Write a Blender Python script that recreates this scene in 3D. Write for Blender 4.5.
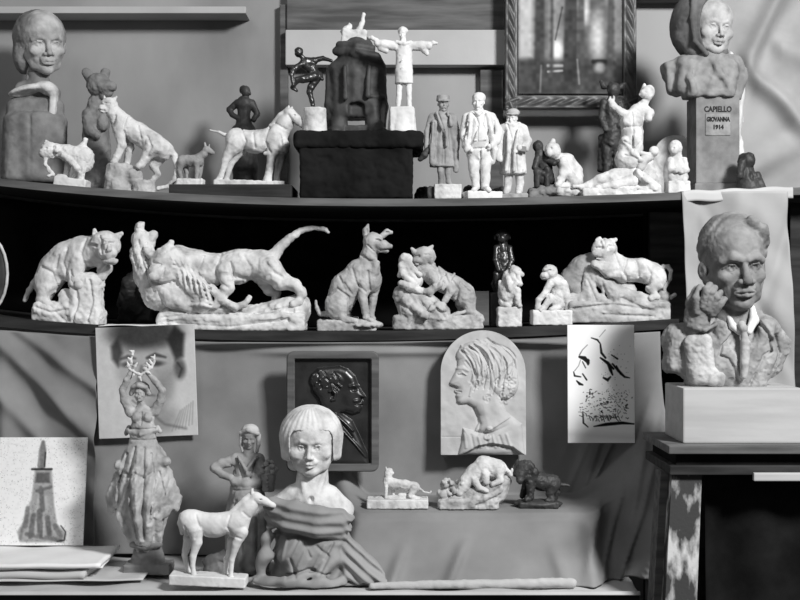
import bpy, math, random
import numpy as np
from mathutils import Vector
random.seed(7)
for o in list(bpy.data.objects): bpy.data.objects.remove(o)
SC = bpy.context.scene
COL = SC.collection

# ------------------------------------------------------------------ camera (view camera with a falling front)
FPX, HZ, ZC = 1296.0, 300.0, 1.40
cam = bpy.data.objects.new('camera', bpy.data.cameras.new('camera')); COL.objects.link(cam)
cam.location = (0, 0, ZC); cam.rotation_euler = (math.pi/2, 0, 0)
cam.data.sensor_width = 36; cam.data.lens = FPX*36/800
cam.data.clip_start = .05
SC.camera = cam

# ------------------------------------------------------------------ light and exposure
W = bpy.data.worlds.new('studio'); SC.world = W; W.use_nodes = True
W.node_tree.nodes['Background'].inputs[0].default_value = (1, 1, 1, 1)
W.node_tree.nodes['Background'].inputs[1].default_value = .06
def area(name, loc, target, sx, sy, power):
    l = bpy.data.lights.new(name, 'AREA'); l.shape = 'RECTANGLE'; l.size = sx; l.size_y = sy; l.energy = power
    o = bpy.data.objects.new(name, l); COL.objects.link(o); o.location = loc
    o.rotation_euler = (Vector(target)-Vector(loc)).to_track_quat('-Z', 'Y').to_euler()
    return o
area('window_light', (2.0, .55, 3.4), (-.05, 3.5, 1.25), .6, .6, 185)
area('left_fill', (-1.2, 1.0, 3.6), (-.1, 3.6, 1.2), 1.2, .8, 14)  # weak added fill from the upper left, source unseen
vs = SC.view_settings
SC.display_settings.display_device = 'sRGB'
vs.view_transform = 'Standard'; vs.look = 'None'; vs.gamma = 1; vs.use_curve_mapping = False; vs.exposure = 0.15

# ------------------------------------------------------------------ materials (all neutral grey)
def mat(name, a, b=None, rough=.8, scale=30, bump=.25, bscale=None, spec=.3, contrast=(.35, .65), metal=0.0, attr=None, wave=None, detail=6, bdist=.0012):
    m = bpy.data.materials.new(name); m.use_nodes = True
    n, l = m.node_tree.nodes, m.node_tree.links
    p = n['Principled BSDF']; p.inputs['Roughness'].default_value = rough
    p.inputs['Specular IOR Level'].default_value = spec; p.inputs['Metallic'].default_value = metal
    tc = n.new('ShaderNodeTexCoord')
    if attr:
        at_ = n.new('ShaderNodeAttribute'); at_.attribute_name = attr
        l.new(at_.outputs['Color'], p.inputs['Base Color'])
    elif b is None:
        p.inputs['Base Color'].default_value = (a, a, a, 1)
    else:
        t = n.new('ShaderNodeTexNoise'); t.inputs['Scale'].default_value = scale; t.inputs['Detail'].default_value = detail
        r = n.new('ShaderNodeValToRGB'); r.color_ramp.elements[0].position, r.color_ramp.elements[1].position = contrast
        r.color_ramp.elements[0].color = (a, a, a, 1); r.color_ramp.elements[1].color = (b, b, b, 1)
        if wave:
            mp = n.new('ShaderNodeMapping'); mp.inputs['Scale'].default_value = wave
            l.new(tc.outputs['Object'], mp.inputs[0]); l.new(mp.outputs[0], t.inputs['Vector'])
        else: l.new(tc.outputs['Object'], t.inputs['Vector'])
        l.new(t.outputs[0], r.inputs[0]); l.new(r.outputs[0], p.inputs['Base Color'])
    if bump:
        t2 = n.new('ShaderNodeTexNoise'); t2.inputs['Scale'].default_value = bscale or 120; t2.inputs['Detail'].default_value = 5
        bm = n.new('ShaderNodeBump'); bm.inputs['Strength'].default_value = bump; bm.inputs['Distance'].default_value = bdist
        l.new(tc.outputs['Object'], t2.inputs['Vector']); l.new(t2.outputs[0], bm.inputs['Height']); l.new(bm.outputs[0], p.inputs['Normal'])
    return m
M = dict(
    white=mat('white_plaster', .60, .78, scale=18, bump=.3),
    plaster=mat('aged_plaster', .40, .70, scale=26, bump=.6, bscale=110, bdist=.002, contrast=(.32, .58)),
    greyplaster=mat('grey_plaster', .20, .38, scale=22, bump=.7, bscale=90, bdist=.002),
    midplaster=mat('mid_plaster', .26, .52, scale=24, bump=.7, bscale=100, bdist=.002, contrast=(.32, .62)),
    clay=mat('grey_clay', .16, .26, scale=25, bump=.6, bscale=80),
    clayhood=mat('hood_clay', .09, .17, scale=20, bump=.5, bscale=80, bdist=.002),
    bustclay=mat('bust_clay', .14, .27, scale=22, bump=.6, bscale=90, bdist=.002),
    darkclay=mat('dark_clay', .035, .07, scale=20, bump=.6, bscale=70, rough=.6),
    bronze=mat('black_bronze', .012, .03, scale=20, bump=.3, rough=.33, spec=.7),
    bronzedull=mat('dark_patina', .03, .055, scale=14, bump=.4, rough=.55, spec=.4),
    speckled=mat('speckled_plaster', .04, .9, scale=170, bump=.3, contrast=(.33, .40)),
    terracotta=mat('grey_terracotta', .20, .32, scale=30, bump=.4, bscale=100),
    cloth=mat('grey_cloth', .19, .27, scale=5, bump=.35, bscale=500, rough=.95, bdist=.001),
    cloth2=mat('left_grey_cloth', .18, .28, scale=5, bump=.35, bscale=500, rough=.95, bdist=.001),  # own grey of the left-hand cloth
    drape=mat('grey_wrap_cloth', .25, .34, scale=8, bump=.4, bscale=500, rough=.95, bdist=.001),
    palecloth=mat('pale_cloth', .42, .55, scale=5, bump=.4, bscale=350, rough=.95, bdist=.0015),
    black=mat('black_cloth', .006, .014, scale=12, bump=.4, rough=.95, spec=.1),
    wall=mat('grey_wall', .22, .38, scale=2.2, bump=.3, bscale=40, wave=(1, 1, .5)),
    wallpale=mat('pale_board', .40, .52, scale=3, bump=.2),
    darkwood=mat('dark_wood', .014, .04, scale=6, bump=.4, bscale=60, wave=(1, 8, 8)),
    wood=mat('grey_wood', .07, .15, scale=5, bump=.4, bscale=60, wave=(1, 9, 9)),
    palewood=mat('pale_wood', .40, .48, scale=4, bump=.2, bscale=80, wave=(1, 6, 10)),
    splat=mat('plaster_spattered_wood', .05, .62, scale=14, bump=.6, contrast=(.46, .6), wave=(2, 2, .8)),
    paper=mat('paper', .48, .58, scale=5, bump=.15, bscale=30),
    relief=mat('relief_plaster', .42, .56, scale=14, bump=.4, bscale=120),
    hungcloth=mat('hung_cloth', .30, .44, scale=5, bump=.4, bscale=350, rough=.95, bdist=.0015),
    wornpaper=mat('worn_paper', .30, .46, scale=4, bump=.3, bscale=20, bdist=.003, contrast=(.3, .7)),
    whitepaper=mat('white_paper', .82, .90, scale=8, bump=.15, bscale=30),
    paint=mat('pigment_on_board', .5, attr='shade', bump=.15, bscale=300, bdist=.001),
    frame=mat('carved_frame', .05, .12, scale=25, bump=.5, rough=.45, spec=.5),
    ink=mat('inscription_ink', .012, rough=.7, bump=0),
    floor=mat('floor_boards', .06, .12, scale=6, bump=.4, wave=(8, 1, 1)),
)

def at(px, py, Y): return Vector(((px-400)*Y/FPX, Y, ZC-(py-HZ)*Y/FPX))

# ------------------------------------------------------------------ sculpting kit: blended solids meshed by surface nets
# photograph-sized units: x right, y down, d towards the viewer
KS = .52
def smin(a, b, k):
    if k <= 0: return np.minimum(a, b)
    k = k*KS; h = np.maximum(k-np.abs(a-b), 0)/k
    return np.minimum(a, b)-h*h*k*.25
def smax(a, b, k): return -smin(-a, -b, k)
def rotm(yaw=0, pitch=0, roll=0):
    y, p, r = math.radians(yaw), math.radians(pitch), math.radians(roll)
    Ry = np.array([[math.cos(y), 0, math.sin(y)], [0, 1, 0], [-math.sin(y), 0, math.cos(y)]])
    Rp = np.array([[1, 0, 0], [0, math.cos(p), math.sin(p)], [0, -math.sin(p), math.cos(p)]])
    Rr = np.array([[math.cos(r), -math.sin(r), 0], [math.sin(r), math.cos(r), 0], [0, 0, 1]])
    return Ry @ Rp @ Rr
class S:
    def __init__(s, v=.9, noise=0, per=5, seed=1):
        s.v, s.noise, s.per, s.seed = v, noise*1.3, per*.85, seed
        s.ops = []; s.warp = []; s.st = [(np.eye(3), 1.0, np.zeros(3))]
    def push(s, x, y, d, sc=1.0, yaw=0, pitch=0, roll=0):
        R, c, t = s.st[-1]
        s.st.append((R @ rotm(yaw, pitch, roll), c*sc, t+c*(R @ np.array([x, y, d], float)))); return s
    def pop(s): s.st.pop(); return s
    def e(s, x, y, d, rx, ry=None, rd=None, rot=0, k=2, op='+', yaw=0, pitch=0):
        R, c, t = s.st[-1]; ry = rx if ry is None else ry; rd = rx if rd is None else rd
        s.ops.append((op, k*c, 'e', t+c*(R @ np.array([x, y, d], float)), R @ rotm(yaw, pitch, rot), np.array([rx, ry, rd])*c)); return s
    def b(s, x, y, d, hx, hy, hd, r=.6, rot=0, k=1, op='+', yaw=0, pitch=0):
        R, c, t = s.st[-1]
        s.ops.append((op, k*c, 'b', t+c*(R @ np.array([x, y, d], float)), R @ rotm(yaw, pitch, rot), np.array([hx, hy, hd])*c, r*c)); return s
    def box(s, x0, y0, x1, y1, d0, d1, **kw):
        return s.b((x0+x1)/2, (y0+y1)/2, (d0+d1)/2, (x1-x0)/2, (y1-y0)/2, (d1-d0)/2, **kw)
    def c(s, *pts, k=2, op='+'):
        R, c, t = s.st[-1]
        P = [(t+c*(R @ np.array(p[:3], float)), p[3]*c) for p in pts]
        for (a, ra), (b, rb) in zip(P, P[1:]): s.ops.append((op, k*c, 'c', a, b, ra, rb))
        return s
    def cyl(s, x, y0, y1, d, r0, r1, k=1, op='+', fl=1.0, rd=.5):
        R, c, t = s.st[-1]
        s.ops.append((op, k*c, 'y', t+c*(R @ np.array([x, (y0+y1)/2, d], float)), R, (y1-y0)/2*c, r0*c, r1*c, fl, rd*c)); return s
    def g(s, *lines, depth=1.3, w=1.2, front=-4):                 # incised (or, with a minus, raised) modelling strokes on the front side
        for pts in lines:
            def f(X, Y, D, pts=pts):
                X, Y = X[:, :, 0], Y[:, :, 0]; d = np.full((X.shape[0], Y.shape[1]), 1e9)
                for a, b in zip(pts, pts[1:]):
                    bx, by = b[0]-a[0], b[1]-a[1]; h = np.clip(((X-a[0])*bx+(Y-a[1])*by)/max(bx*bx+by*by, 1e-9), 0, 1)
                    d = np.minimum(d, np.hypot(X-a[0]-bx*h, Y-a[1]-by*h))
                return (depth*np.exp(-(d/w)**2))[:, :, None]*sstep(front, front+4, D)
            s.warp.append(f)
        return s
    def _box(s, o):
        if o[2] == 'e': r = np.abs(o[4]) @ o[5]; return o[3]-r, o[3]+r
        if o[2] == 'b': r = np.abs(o[4]) @ o[5]; return o[3]-r, o[3]+r
        if o[2] == 'y':
            m = max(o[6], o[7]); r = np.abs(o[4]) @ np.array([m, o[5], m*o[8]]); return o[3]-r, o[3]+r
        r = max(o[5], o[6]); return np.minimum(o[3], o[4])-r, np.maximum(o[3], o[4])+r
    def field(s, cutb=None, cuts=()):
        bb = [s._box(o) for o in s.ops if o[0] == '+']
        lo = np.min([b[0] for b in bb], 0)-3*s.v-s.noise*2; hi = np.max([b[1] for b in bb], 0)+3*s.v+s.noise*2
        n = np.ceil((hi-lo)/s.v).astype(int)+1
        ax = [lo[i]+np.arange(n[i])*s.v for i in range(3)]
        F = np.full(n, 1e3, np.float32)
        for o in s.ops:
            b0, b1 = s._box(o); m = o[1]+2.5*s.v+s.noise*1.5
            i0 = np.clip(np.floor((b0-m-lo)/s.v).astype(int), 0, n); i1 = np.clip(np.ceil((b1+m-lo)/s.v).astype(int)+1, 0, n)
            if (i1 <= i0).any(): continue
            sl = tuple(slice(i0[i], i1[i]) for i in range(3))
            X = ax[0][sl[0]][:, None, None]; Y = ax[1][sl[1]][None, :, None]; D = ax[2][sl[2]][None, None, :]
            if o[2] == 'c':
                a, b, ra, rb = o[3], o[4], o[5], o[6]; ba = b-a; L = max(ba @ ba, 1e-9)
                px, py, pd = X-a[0], Y-a[1], D-a[2]
                h = np.clip((px*ba[0]+py*ba[1]+pd*ba[2])/L, 0, 1)
                d = np.sqrt((px-ba[0]*h)**2+(py-ba[1]*h)**2+(pd-ba[2]*h)**2)-(ra+(rb-ra)*h)
            else:
                px, py, pd = X-o[3][0], Y-o[3][1], D-o[3][2]; R = o[4]
                q = [px*R[0, i]+py*R[1, i]+pd*R[2, i] for i in range(3)]
                if o[2] == 'e':
                    r = o[5]; k0 = np.sqrt((q[0]/r[0])**2+(q[1]/r[1])**2+(q[2]/r[2])**2)
                    k1 = np.sqrt((q[0]/r[0]**2)**2+(q[1]/r[1]**2)**2+(q[2]/r[2]**2)**2)
                    d = k0*(k0-1)/np.maximum(k1, 1e-6)
                elif o[2] == 'y':
                    h, r0, r1, fl, rd = o[5:10]
                    tt = np.clip((q[1]+h)/(2*h), 0, 1); rr = r0+(r1-r0)*tt
                    a_ = np.sqrt(q[0]**2+(q[2]/fl)**2)-rr+rd; b_ = np.abs(q[1])-h+rd
                    d = np.minimum(np.maximum(a_, b_), 0)+np.sqrt(np.maximum(a_, 0)**2+np.maximum(b_, 0)**2)-rd
                else:
                    hh, rd = o[5], o[6]; g = [np.abs(q[i])-hh[i]+rd for i in range(3)]
                    d = np.minimum(np.maximum(g[0], np.maximum(g[1], g[2])), 0)+np.sqrt(np.maximum(g[0], 0)**2+np.maximum(g[1], 0)**2+np.maximum(g[2], 0)**2)-rd
            d = d.astype(np.float32)
            F[sl] = smin(F[sl], d, o[1]) if o[0] == '+' else smax(F[sl], -d, o[1])
        if s.noise:
            rng = np.random.default_rng(s.seed); N = 0
            for per, am in ((s.per, 1.0), (s.per*.45, .5)):
                Ws = []; g = []
                for i in range(3):
                    u = (ax[i]-lo[i])/per; k = np.floor(u).astype(int); f = u-k; f = f*f*(3-2*f)
                    w = np.zeros((n[i], k.max()+2), np.float32); w[np.arange(n[i]), k] = 1-f; w[np.arange(n[i]), k+1] += f
                    Ws.append(w); g.append(k.max()+2)
                G = rng.uniform(-1, 1, g).astype(np.float32)
                G = np.tensordot(Ws[0], G, (1, 0)); G = np.tensordot(G, Ws[1], (1, 1)).transpose(0, 2, 1); G = np.tensordot(G, Ws[2], (2, 1))
                N = N+am*G
            F += s.noise*N
        for w in s.warp: F += np.asarray(w(ax[0][:, None, None], ax[1][None, :, None], ax[2][None, None, :]), np.float32)
        if cutb is not None: F = np.maximum(F, (ax[1]-cutb)[None, :, None].astype(np.float32))
        for (p, nn) in cuts:                                   # half-space cuts: keep the side the normal points away from
            F = np.maximum(F, ((ax[0]-p[0])[:, None, None]*nn[0]+(ax[1]-p[1])[None, :, None]*nn[1]+(ax[2]-p[2])[None, None, :]*nn[2]).astype(np.float32))
        F[0] = F[-1] = 9; F[:, 0] = F[:, -1] = 9; F[:, :, 0] = F[:, :, -1] = 9
        return F, lo
def nets(F, lo, v):
    s = F < 0; c = np.zeros(np.array(F.shape)-1, np.int8); n = F.shape
    O = [(i, j, k) for i in (0, 1) for j in (0, 1) for k in (0, 1)]
    for a in O: c += s[a[0]:n[0]-1+a[0], a[1]:n[1]-1+a[1], a[2]:n[2]-1+a[2]]
    act = (c > 0) & (c < 8); idx = np.argwhere(act)
    vid = np.full(act.shape, -1, np.int32); vid[act] = np.arange(len(idx))
    acc = np.zeros((len(idx), 3)); cnt = np.zeros(len(idx))
    val = {a: F[idx[:, 0]+a[0], idx[:, 1]+a[1], idx[:, 2]+a[2]] for a in O}
    for a in O:
        for x in range(3):
            if a[x]: continue
            b = list(a); b[x] = 1; b = tuple(b); fa, fb = val[a], val[b]; m = (fa < 0) != (fb < 0)
            t = np.zeros(len(idx)); t[m] = fa[m]/(fa[m]-fb[m])
            P = np.tile(np.array(a, float), (len(idx), 1)); P[:, x] += t
            acc[m] += P[m]; cnt[m] += 1
    V = (idx+acc/cnt[:, None])*v+lo
    quads = []
    for x in range(3):
        y, z = (x+1) % 3, (x+2) % 3
        A = s.take(range(0, n[x]-1), x); B = s.take(range(1, n[x]), x); E = np.argwhere(A != B)
        E = E[(E[:, y] > 0) & (E[:, z] > 0) & (E[:, y] < n[y]-1) & (E[:, z] < n[z]-1)]
        fl = A[E[:, 0], E[:, 1], E[:, 2]]
        def g(dy, dz):
            q = E.copy(); q[:, y] += dy; q[:, z] += dz; return vid[q[:, 0], q[:, 1], q[:, 2]]
        Q = np.stack([g(-1, -1), g(0, -1), g(0, 0), g(-1, 0)], 1); Q[~fl] = Q[~fl][:, ::-1]; quads.append(Q)
    Q = np.concatenate(quads); return V, Q[(Q >= 0).all(1)][:, ::-1]
def meshdata(name, V, Q, m, smooth=True):
    me = bpy.data.meshes.new(name)
    me.vertices.add(len(V)); me.vertices.foreach_set('co', np.asarray(V, np.float32).ravel())
    k = Q.shape[1]; me.loops.add(Q.size); me.loops.foreach_set('vertex_index', np.asarray(Q, np.int32).ravel())
    me.polygons.add(len(Q)); me.polygons.foreach_set('loop_start', np.arange(0, Q.size, k, dtype=np.int32))
    me.polygons.foreach_set('loop_total', np.full(len(Q), k, np.int32))
    me.polygons.foreach_set('use_smooth', np.full(len(Q), smooth))
    me.update(calc_edges=True); me.validate(); me.materials.append(m); return me
def tag(o, label=None, cat=None, group=None, kind=None):
    if label: o['label'] = label
    if cat: o['category'] = cat
    if group: o['group'] = group
    if kind: o['kind'] = kind
    return o
def link(name, data, parent=None, loc=(0, 0, 0)):
    o = bpy.data.objects.new(name, data); COL.objects.link(o); o.location = loc
    if parent: o.parent = parent
    return o
def grow(name, sc, m, cx, by, scale, cutb=None, cuts=()):
    F, lo = sc.field(cutb, cuts); V, Q = nets(F, lo, sc.v)
    return meshdata(name, np.stack([(V[:, 0]-cx), -V[:, 2], (by-V[:, 1])], 1)*scale, Q, m)
# a statue: one or several solids, standing with its base line y=by at height z (or where the photo shows it)
def statue(name, label, cat, cx, by, Y, parts, z=None, group=None, tilt=0):
    loc = at(cx, by, Y); sc = Y/FPX
    if z is not None: loc.z = z
    if len(parts) == 1:
        p = parts[0]; r = link(name, grow(name, p[1], M[p[2]], cx, by, sc, by), None, loc)
    else:
        made = {}; r = link(name, None, None, loc); r.empty_display_size = .05
        for p in parts:
            up, nm = (p[0].split('/')+[None])[:2] if '/' in p[0] else (None, p[0])
            o = link(nm, grow(nm, p[1], M[p[2]], cx, by, sc, by), made[up] if up else r); made[nm] = o
            if len(p) > 3 and p[3]: o['label'] = p[3]
    r.rotation_euler.y = tilt
    return tag(r, label, cat, group)

# ------------------------------------------------------------------ plain solids, sheets and flat pictures
def boxmesh(name, x0, x1, y0, y1, z0, z1, m, bev=.003):
    import bmesh
    bm = bmesh.new(); bmesh.ops.create_cube(bm, size=1)
    for v in bm.verts: v.co = Vector((x0+(v.co.x+.5)*(x1-x0), y0+(v.co.y+.5)*(y1-y0), z0+(v.co.z+.5)*(z1-z0)))
    if bev: bmesh.ops.bevel(bm, geom=list(bm.edges), offset=bev, segments=2, affect='EDGES', profile=.6)
    me = bpy.data.meshes.new(name); bm.to_mesh(me); bm.free(); me.materials.append(m); return me
def box(name, x0, x1, y0, y1, z0, z1, m, parent=None, bev=.003):
    return link(name, boxmesh(name, x0, x1, y0, y1, z0, z1, M[m], bev), parent)
def sheet(name, P, m, thick=.002, parent=None, smooth=True, loc=(0, 0, 0), shade=None, flat=False):
    """P: array (rows, cols, 3); a sheet of real thickness. Front side is the first listed."""
    nr, nc, _ = P.shape
    du = np.gradient(P, axis=1); dv = np.gradient(P, axis=0); N = np.cross(du, dv); N /= np.maximum(np.linalg.norm(N, axis=2, keepdims=True), 1e-9)
    if N[..., 1].mean() > 0: N = -N
    Bk = P-N*thick
    if flat: Bk = P.copy(); Bk[..., 1] = np.linspace(P[-1, :, 1].max(), P[0, :, 1].max(), nr)[:, None]+thick
    V = np.concatenate([P.reshape(-1, 3), Bk.reshape(-1, 3)]); I = np.arange(nr*nc).reshape(nr, nc); J = I+nr*nc
    q = lambda A: np.stack([A[:-1, :-1], A[1:, :-1], A[1:, 1:], A[:-1, 1:]], -1).reshape(-1, 4)
    Q = [q(I), q(J)[:, ::-1]]
    for a, b, rev in ((I[0], J[0], 0), (I[-1], J[-1], 1), (I[:, 0], J[:, 0], 1), (I[:, -1], J[:, -1], 0)):
        e = np.stack([a[:-1], a[1:], b[1:], b[:-1]], -1); Q.append(e[:, ::-1] if rev else e)
    me = meshdata(name, V, np.concatenate(Q), M[m], smooth)
    if shade is not None:
        ca = me.color_attributes.new('shade', 'FLOAT_COLOR', 'POINT'); c = np.ones((len(V), 4), np.float32)
        g = np.concatenate([shade.ravel(), np.full(nr*nc, .5)]); c[:, :3] = g[:, None]; ca.data.foreach_set('color', c.ravel())
    return link(name, me, parent, loc)
class Canvas:
    """a drawing or relief surface measured in photograph units"""
    def __init__(s, x0, y0, x1, y1, st=.5, base=0.0):
        s.x0, s.y0, s.x1, s.y1 = x0, y0, x1, y1
        nx, ny = int(round((x1-x0)/st))+1, int(round((y1-y0)/st))+1
        s.X, s.Y = np.meshgrid(np.linspace(x0, x1, nx), np.linspace(y0, y1, ny)); s.H = np.full(s.X.shape, float(base))
    def seg(s, pts):
        d = np.full(s.X.shape, 1e9)
        for a, b in zip(pts, pts[1:]):
            ra = a[2] if len(a) > 2 else 1; rb = b[2] if len(b) > 2 else 1
            bx, by = b[0]-a[0], b[1]-a[1]; h = np.clip(((s.X-a[0])*bx+(s.Y-a[1])*by)/max(bx*bx+by*by, 1e-9), 0, 1)
            d = np.minimum(d, np.hypot(s.X-a[0]-bx*h, s.Y-a[1]-by*h)-(ra+(rb-ra)*h))
        return d
    def poly(s, pts):
        d = np.full(s.X.shape, 1e9); ins = np.zeros(s.X.shape, bool); n = len(pts)
        for i in range(n):
            a, b = pts[i], pts[(i+1) % n]; bx, by = b[0]-a[0], b[1]-a[1]
            h = np.clip(((s.X-a[0])*bx+(s.Y-a[1])*by)/max(bx*bx+by*by, 1e-9), 0, 1)
            d = np.minimum(d, np.hypot(s.X-a[0]-bx*h, s.Y-a[1]-by*h))
            if by: ins ^= ((a[1] > s.Y) != (b[1] > s.Y)) & (s.X < a[0]+(s.Y-a[1])/by*bx)
        return np.where(ins, -d, d)
    def ell(s, x, y, rx, ry, rot=0):
        c, n = math.cos(math.radians(rot)), math.sin(math.radians(rot)); u = (s.X-x)*c+(s.Y-y)*n; w = -(s.X-x)*n+(s.Y-y)*c
        k = np.hypot(u/rx, w/ry); return (k-1)*min(rx, ry)
    def raise_(s, d, h, soft):                                 # swell: a rounded rise of height h inside d<0
        t = np.clip(-d/soft, 0, 1); s.H = np.maximum(s.H, h*np.sqrt(1-(1-t)**2)*(d < 0)); return s
    def add(s, d, h, soft): t = np.clip(.5-d/(2*soft), 0, 1); s.H = s.H+h*t*t*(3-2*t); return s
    def tone(s, d, v, soft, a=1.0): t = np.clip(.5-d/(2*soft), 0, 1); t = a*t*t*(3-2*t); s.H = s.H*(1-t)+v*t; return s
    def grain(s, amp, per, seed=0):
        r = np.random.default_rng(seed); u = (s.X-s.x0)/per; w = (s.Y-s.y0)/per; i, j = u.astype(int), w.astype(int); G = r.uniform(-1, 1, (j.max()+2, i.max()+2))
        fu, fw = u-i, w-j; fu = fu*fu*(3-2*fu); fw = fw*fw*(3-2*fw)
        s.H = s.H+amp*(G[j, i]*(1-fu)*(1-fw)+G[j, i+1]*fu*(1-fw)+G[j+1, i]*(1-fu)*fw+G[j+1, i+1]*fu*fw); return s
def picture(name, cv, Y, m, thick, parent=None, top_back=0.0, relief=False, warp=None, origin=None):
    """put a canvas up as a real sheet or slab in the plane Y (top leaning back by top_back metres)"""
    sc = Y/FPX; o = at((cv.x0+cv.x1)/2, cv.y1, Y) if origin is None else origin
    P = np.zeros(cv.X.shape+(3,)); P[..., 0] = (cv.X-(cv.x0+cv.x1)/2)*sc; P[..., 2] = (cv.y1-cv.Y)*sc
    P[..., 1] = top_back*(cv.y1-cv.Y)/(cv.y1-cv.y0)
    if relief: P[..., 1] -= cv.H*sc
    if warp is not None: P[..., 1] -= warp(cv.X, cv.Y)*sc; 
    return sheet(name, P, m, thick, parent, True, (0, 0, 0) if parent else o, None if relief else np.clip(cv.H, .05, .95)**2.1)
def pleats(n, amp, cx, cd, y0, y1, tw=0.0, off=0.0):
    return lambda X, Y, D: amp*sstep(y0, y1, Y)*np.sin(n*np.arctan2(X-cx, D-cd)+tw*(Y-y0)+off)
def sstep(a, b, x): t = np.clip((x-a)/(b-a), 0, 1); return t*t*(3-2*t)
# ------------------------------------------------------------------ the setting
YS = 3.5
def curve_of(pts):
    xs = [(p[0]-400)*YS/FPX for p in pts]; zs = [ZC-(p[1]-HZ)*YS/FPX for p in pts]
    c = np.polyfit(xs, zs, 3)
    return lambda x: np.polyval(c, np.clip(x, -1.35, 1.35))
zu = curve_of([(0, 179), (100, 188), (200, 194), (300, 198), (430, 200), (560, 197), (650, 192), (800, 188)])
zm = curve_of([(-20, 315), (60, 322), (100, 326), (200, 329), (300, 331), (400, 331), (480, 329), (560, 325), (660, 320)])
ZT, ZL, ZST = .73, .878, 1.079
def px2x(px, Y): return (px-400)*Y/FPX
def board(name, x0, x1, zf, y0, y1, t, m, n=40, parent=None):
    xs = np.linspace(x0, x1, n); z = zf(xs); V = []
    for x, h in zip(xs, z): V += [(x, y0, h-t), (x, y0, h), (x, y1, h), (x, y1, h-t)]
    Q = []
    for i in range(n-1):
        a, b = 4*i, 4*i+4
        for j in range(4): Q.append((a+j, b+j, b+(j+1) % 4, a+(j+1) % 4))
    Q += [(3, 2, 1, 0), tuple(4*n-4+j for j in (0, 1, 2, 3))]
    return link(name, meshdata(name, np.array(V), np.array(Q)[:, ::-1], M[m], False), parent)
st = lambda o: tag(o, kind='structure')
st(box('wall_back', -2.6, 2.6, 4.1, 4.2, 0, 3.2, 'wall'))
st(box('wall_left', -2.7, -2.6, -1.5, 4.2, 0, 3.2, 'wall'))
st(box('floor', -2.7, 2.7, -1.5, 4.2, -.1, 0, 'floor'))
st(box('trim_1', -2.6, px2x(250, 4.1), 3.99, 4.1, at(0, 14, 4.0).z, at(0, 7, 4.0).z, 'wallpale'))       # pale picture rail
st(box('trim_2', px2x(636, 4.1), 2.6, 4.04, 4.1, at(0, 1, 4.06).z, at(0, -30, 4.06).z, 'wood'))
# built-in shelves: boards, the dark cloth lining of the niche between them, uprights
xL, xR = -1.45, px2x(668, 3.5)
o = board('upper_shelf_board', -1.45, 1.5, zu, YS, 4.1, .018, 'darkwood'); tag(o, 'long sagging upper shelf board crossing the wall under the top row of statues', 'shelf')  # underside's shade put into the dark wood; front edge kept paler
board('front_edge', -1.45, 1.5, zu, YS-.006, YS, .02, 'wood', parent=o)
o = board('middle_shelf_board', -1.45, xR+.03, zm, YS, 4.1, .026, 'darkwood'); tag(o, 'sagging middle shelf board carrying the row of white animal sculptures', 'shelf')
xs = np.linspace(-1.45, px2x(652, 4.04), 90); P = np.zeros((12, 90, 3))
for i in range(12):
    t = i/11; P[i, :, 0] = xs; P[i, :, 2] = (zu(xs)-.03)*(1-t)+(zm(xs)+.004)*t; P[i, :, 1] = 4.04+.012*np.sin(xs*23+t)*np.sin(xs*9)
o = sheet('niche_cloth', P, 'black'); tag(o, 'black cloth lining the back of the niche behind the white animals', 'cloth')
# pale boards on the wall behind the top row
p = at(286, 66, 4.06); q = at(510, 31, 4.06)
o = box('wall_board', p.x, q.x, 4.04, 4.095, p.z, q.z, 'wallpale'); tag(o, 'long pale board fixed flat on the wall behind the arms-out white figure', 'board')
p = at(287, 31, 4.07); q = at(504, -40, 4.07); st(box('trim_5', p.x, q.x, 4.06, 4.1, p.z, q.z, 'wood'))
p = at(280, 190, 4.08); q = at(288, 5, 4.08); st(box('trim_3', p.x, q.x, 4.07, 4.1, p.z, q.z, 'wood'))
p = at(480, 190, 4.08); q = at(503, 70, 4.08); st(box('trim_4', p.x, q.x, 4.07, 4.1, p.z, q.z, 'wood'))

# the wooden board closing the niche on the right
p = at(650, 322, 3.86); q = at(694, 212, 3.86)
o = box('wooden_board', p.x, q.x, 3.86, 3.885, p.z, q.z, 'wood'); tag(o, 'plain brown wooden board upright at the right end of the dark niche', 'board')
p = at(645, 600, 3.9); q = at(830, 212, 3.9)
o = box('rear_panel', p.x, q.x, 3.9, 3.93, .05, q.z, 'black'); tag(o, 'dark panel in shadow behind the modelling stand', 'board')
p = at(788, 430, 3.62); q = at(812, 200, 3.62)
o = box('upright_post', p.x, q.x, 3.6, 3.66, 0, q.z-.01, 'darkwood'); tag(o, 'dark wooden post at the far right behind the pale hanging paper', 'post')

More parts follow.
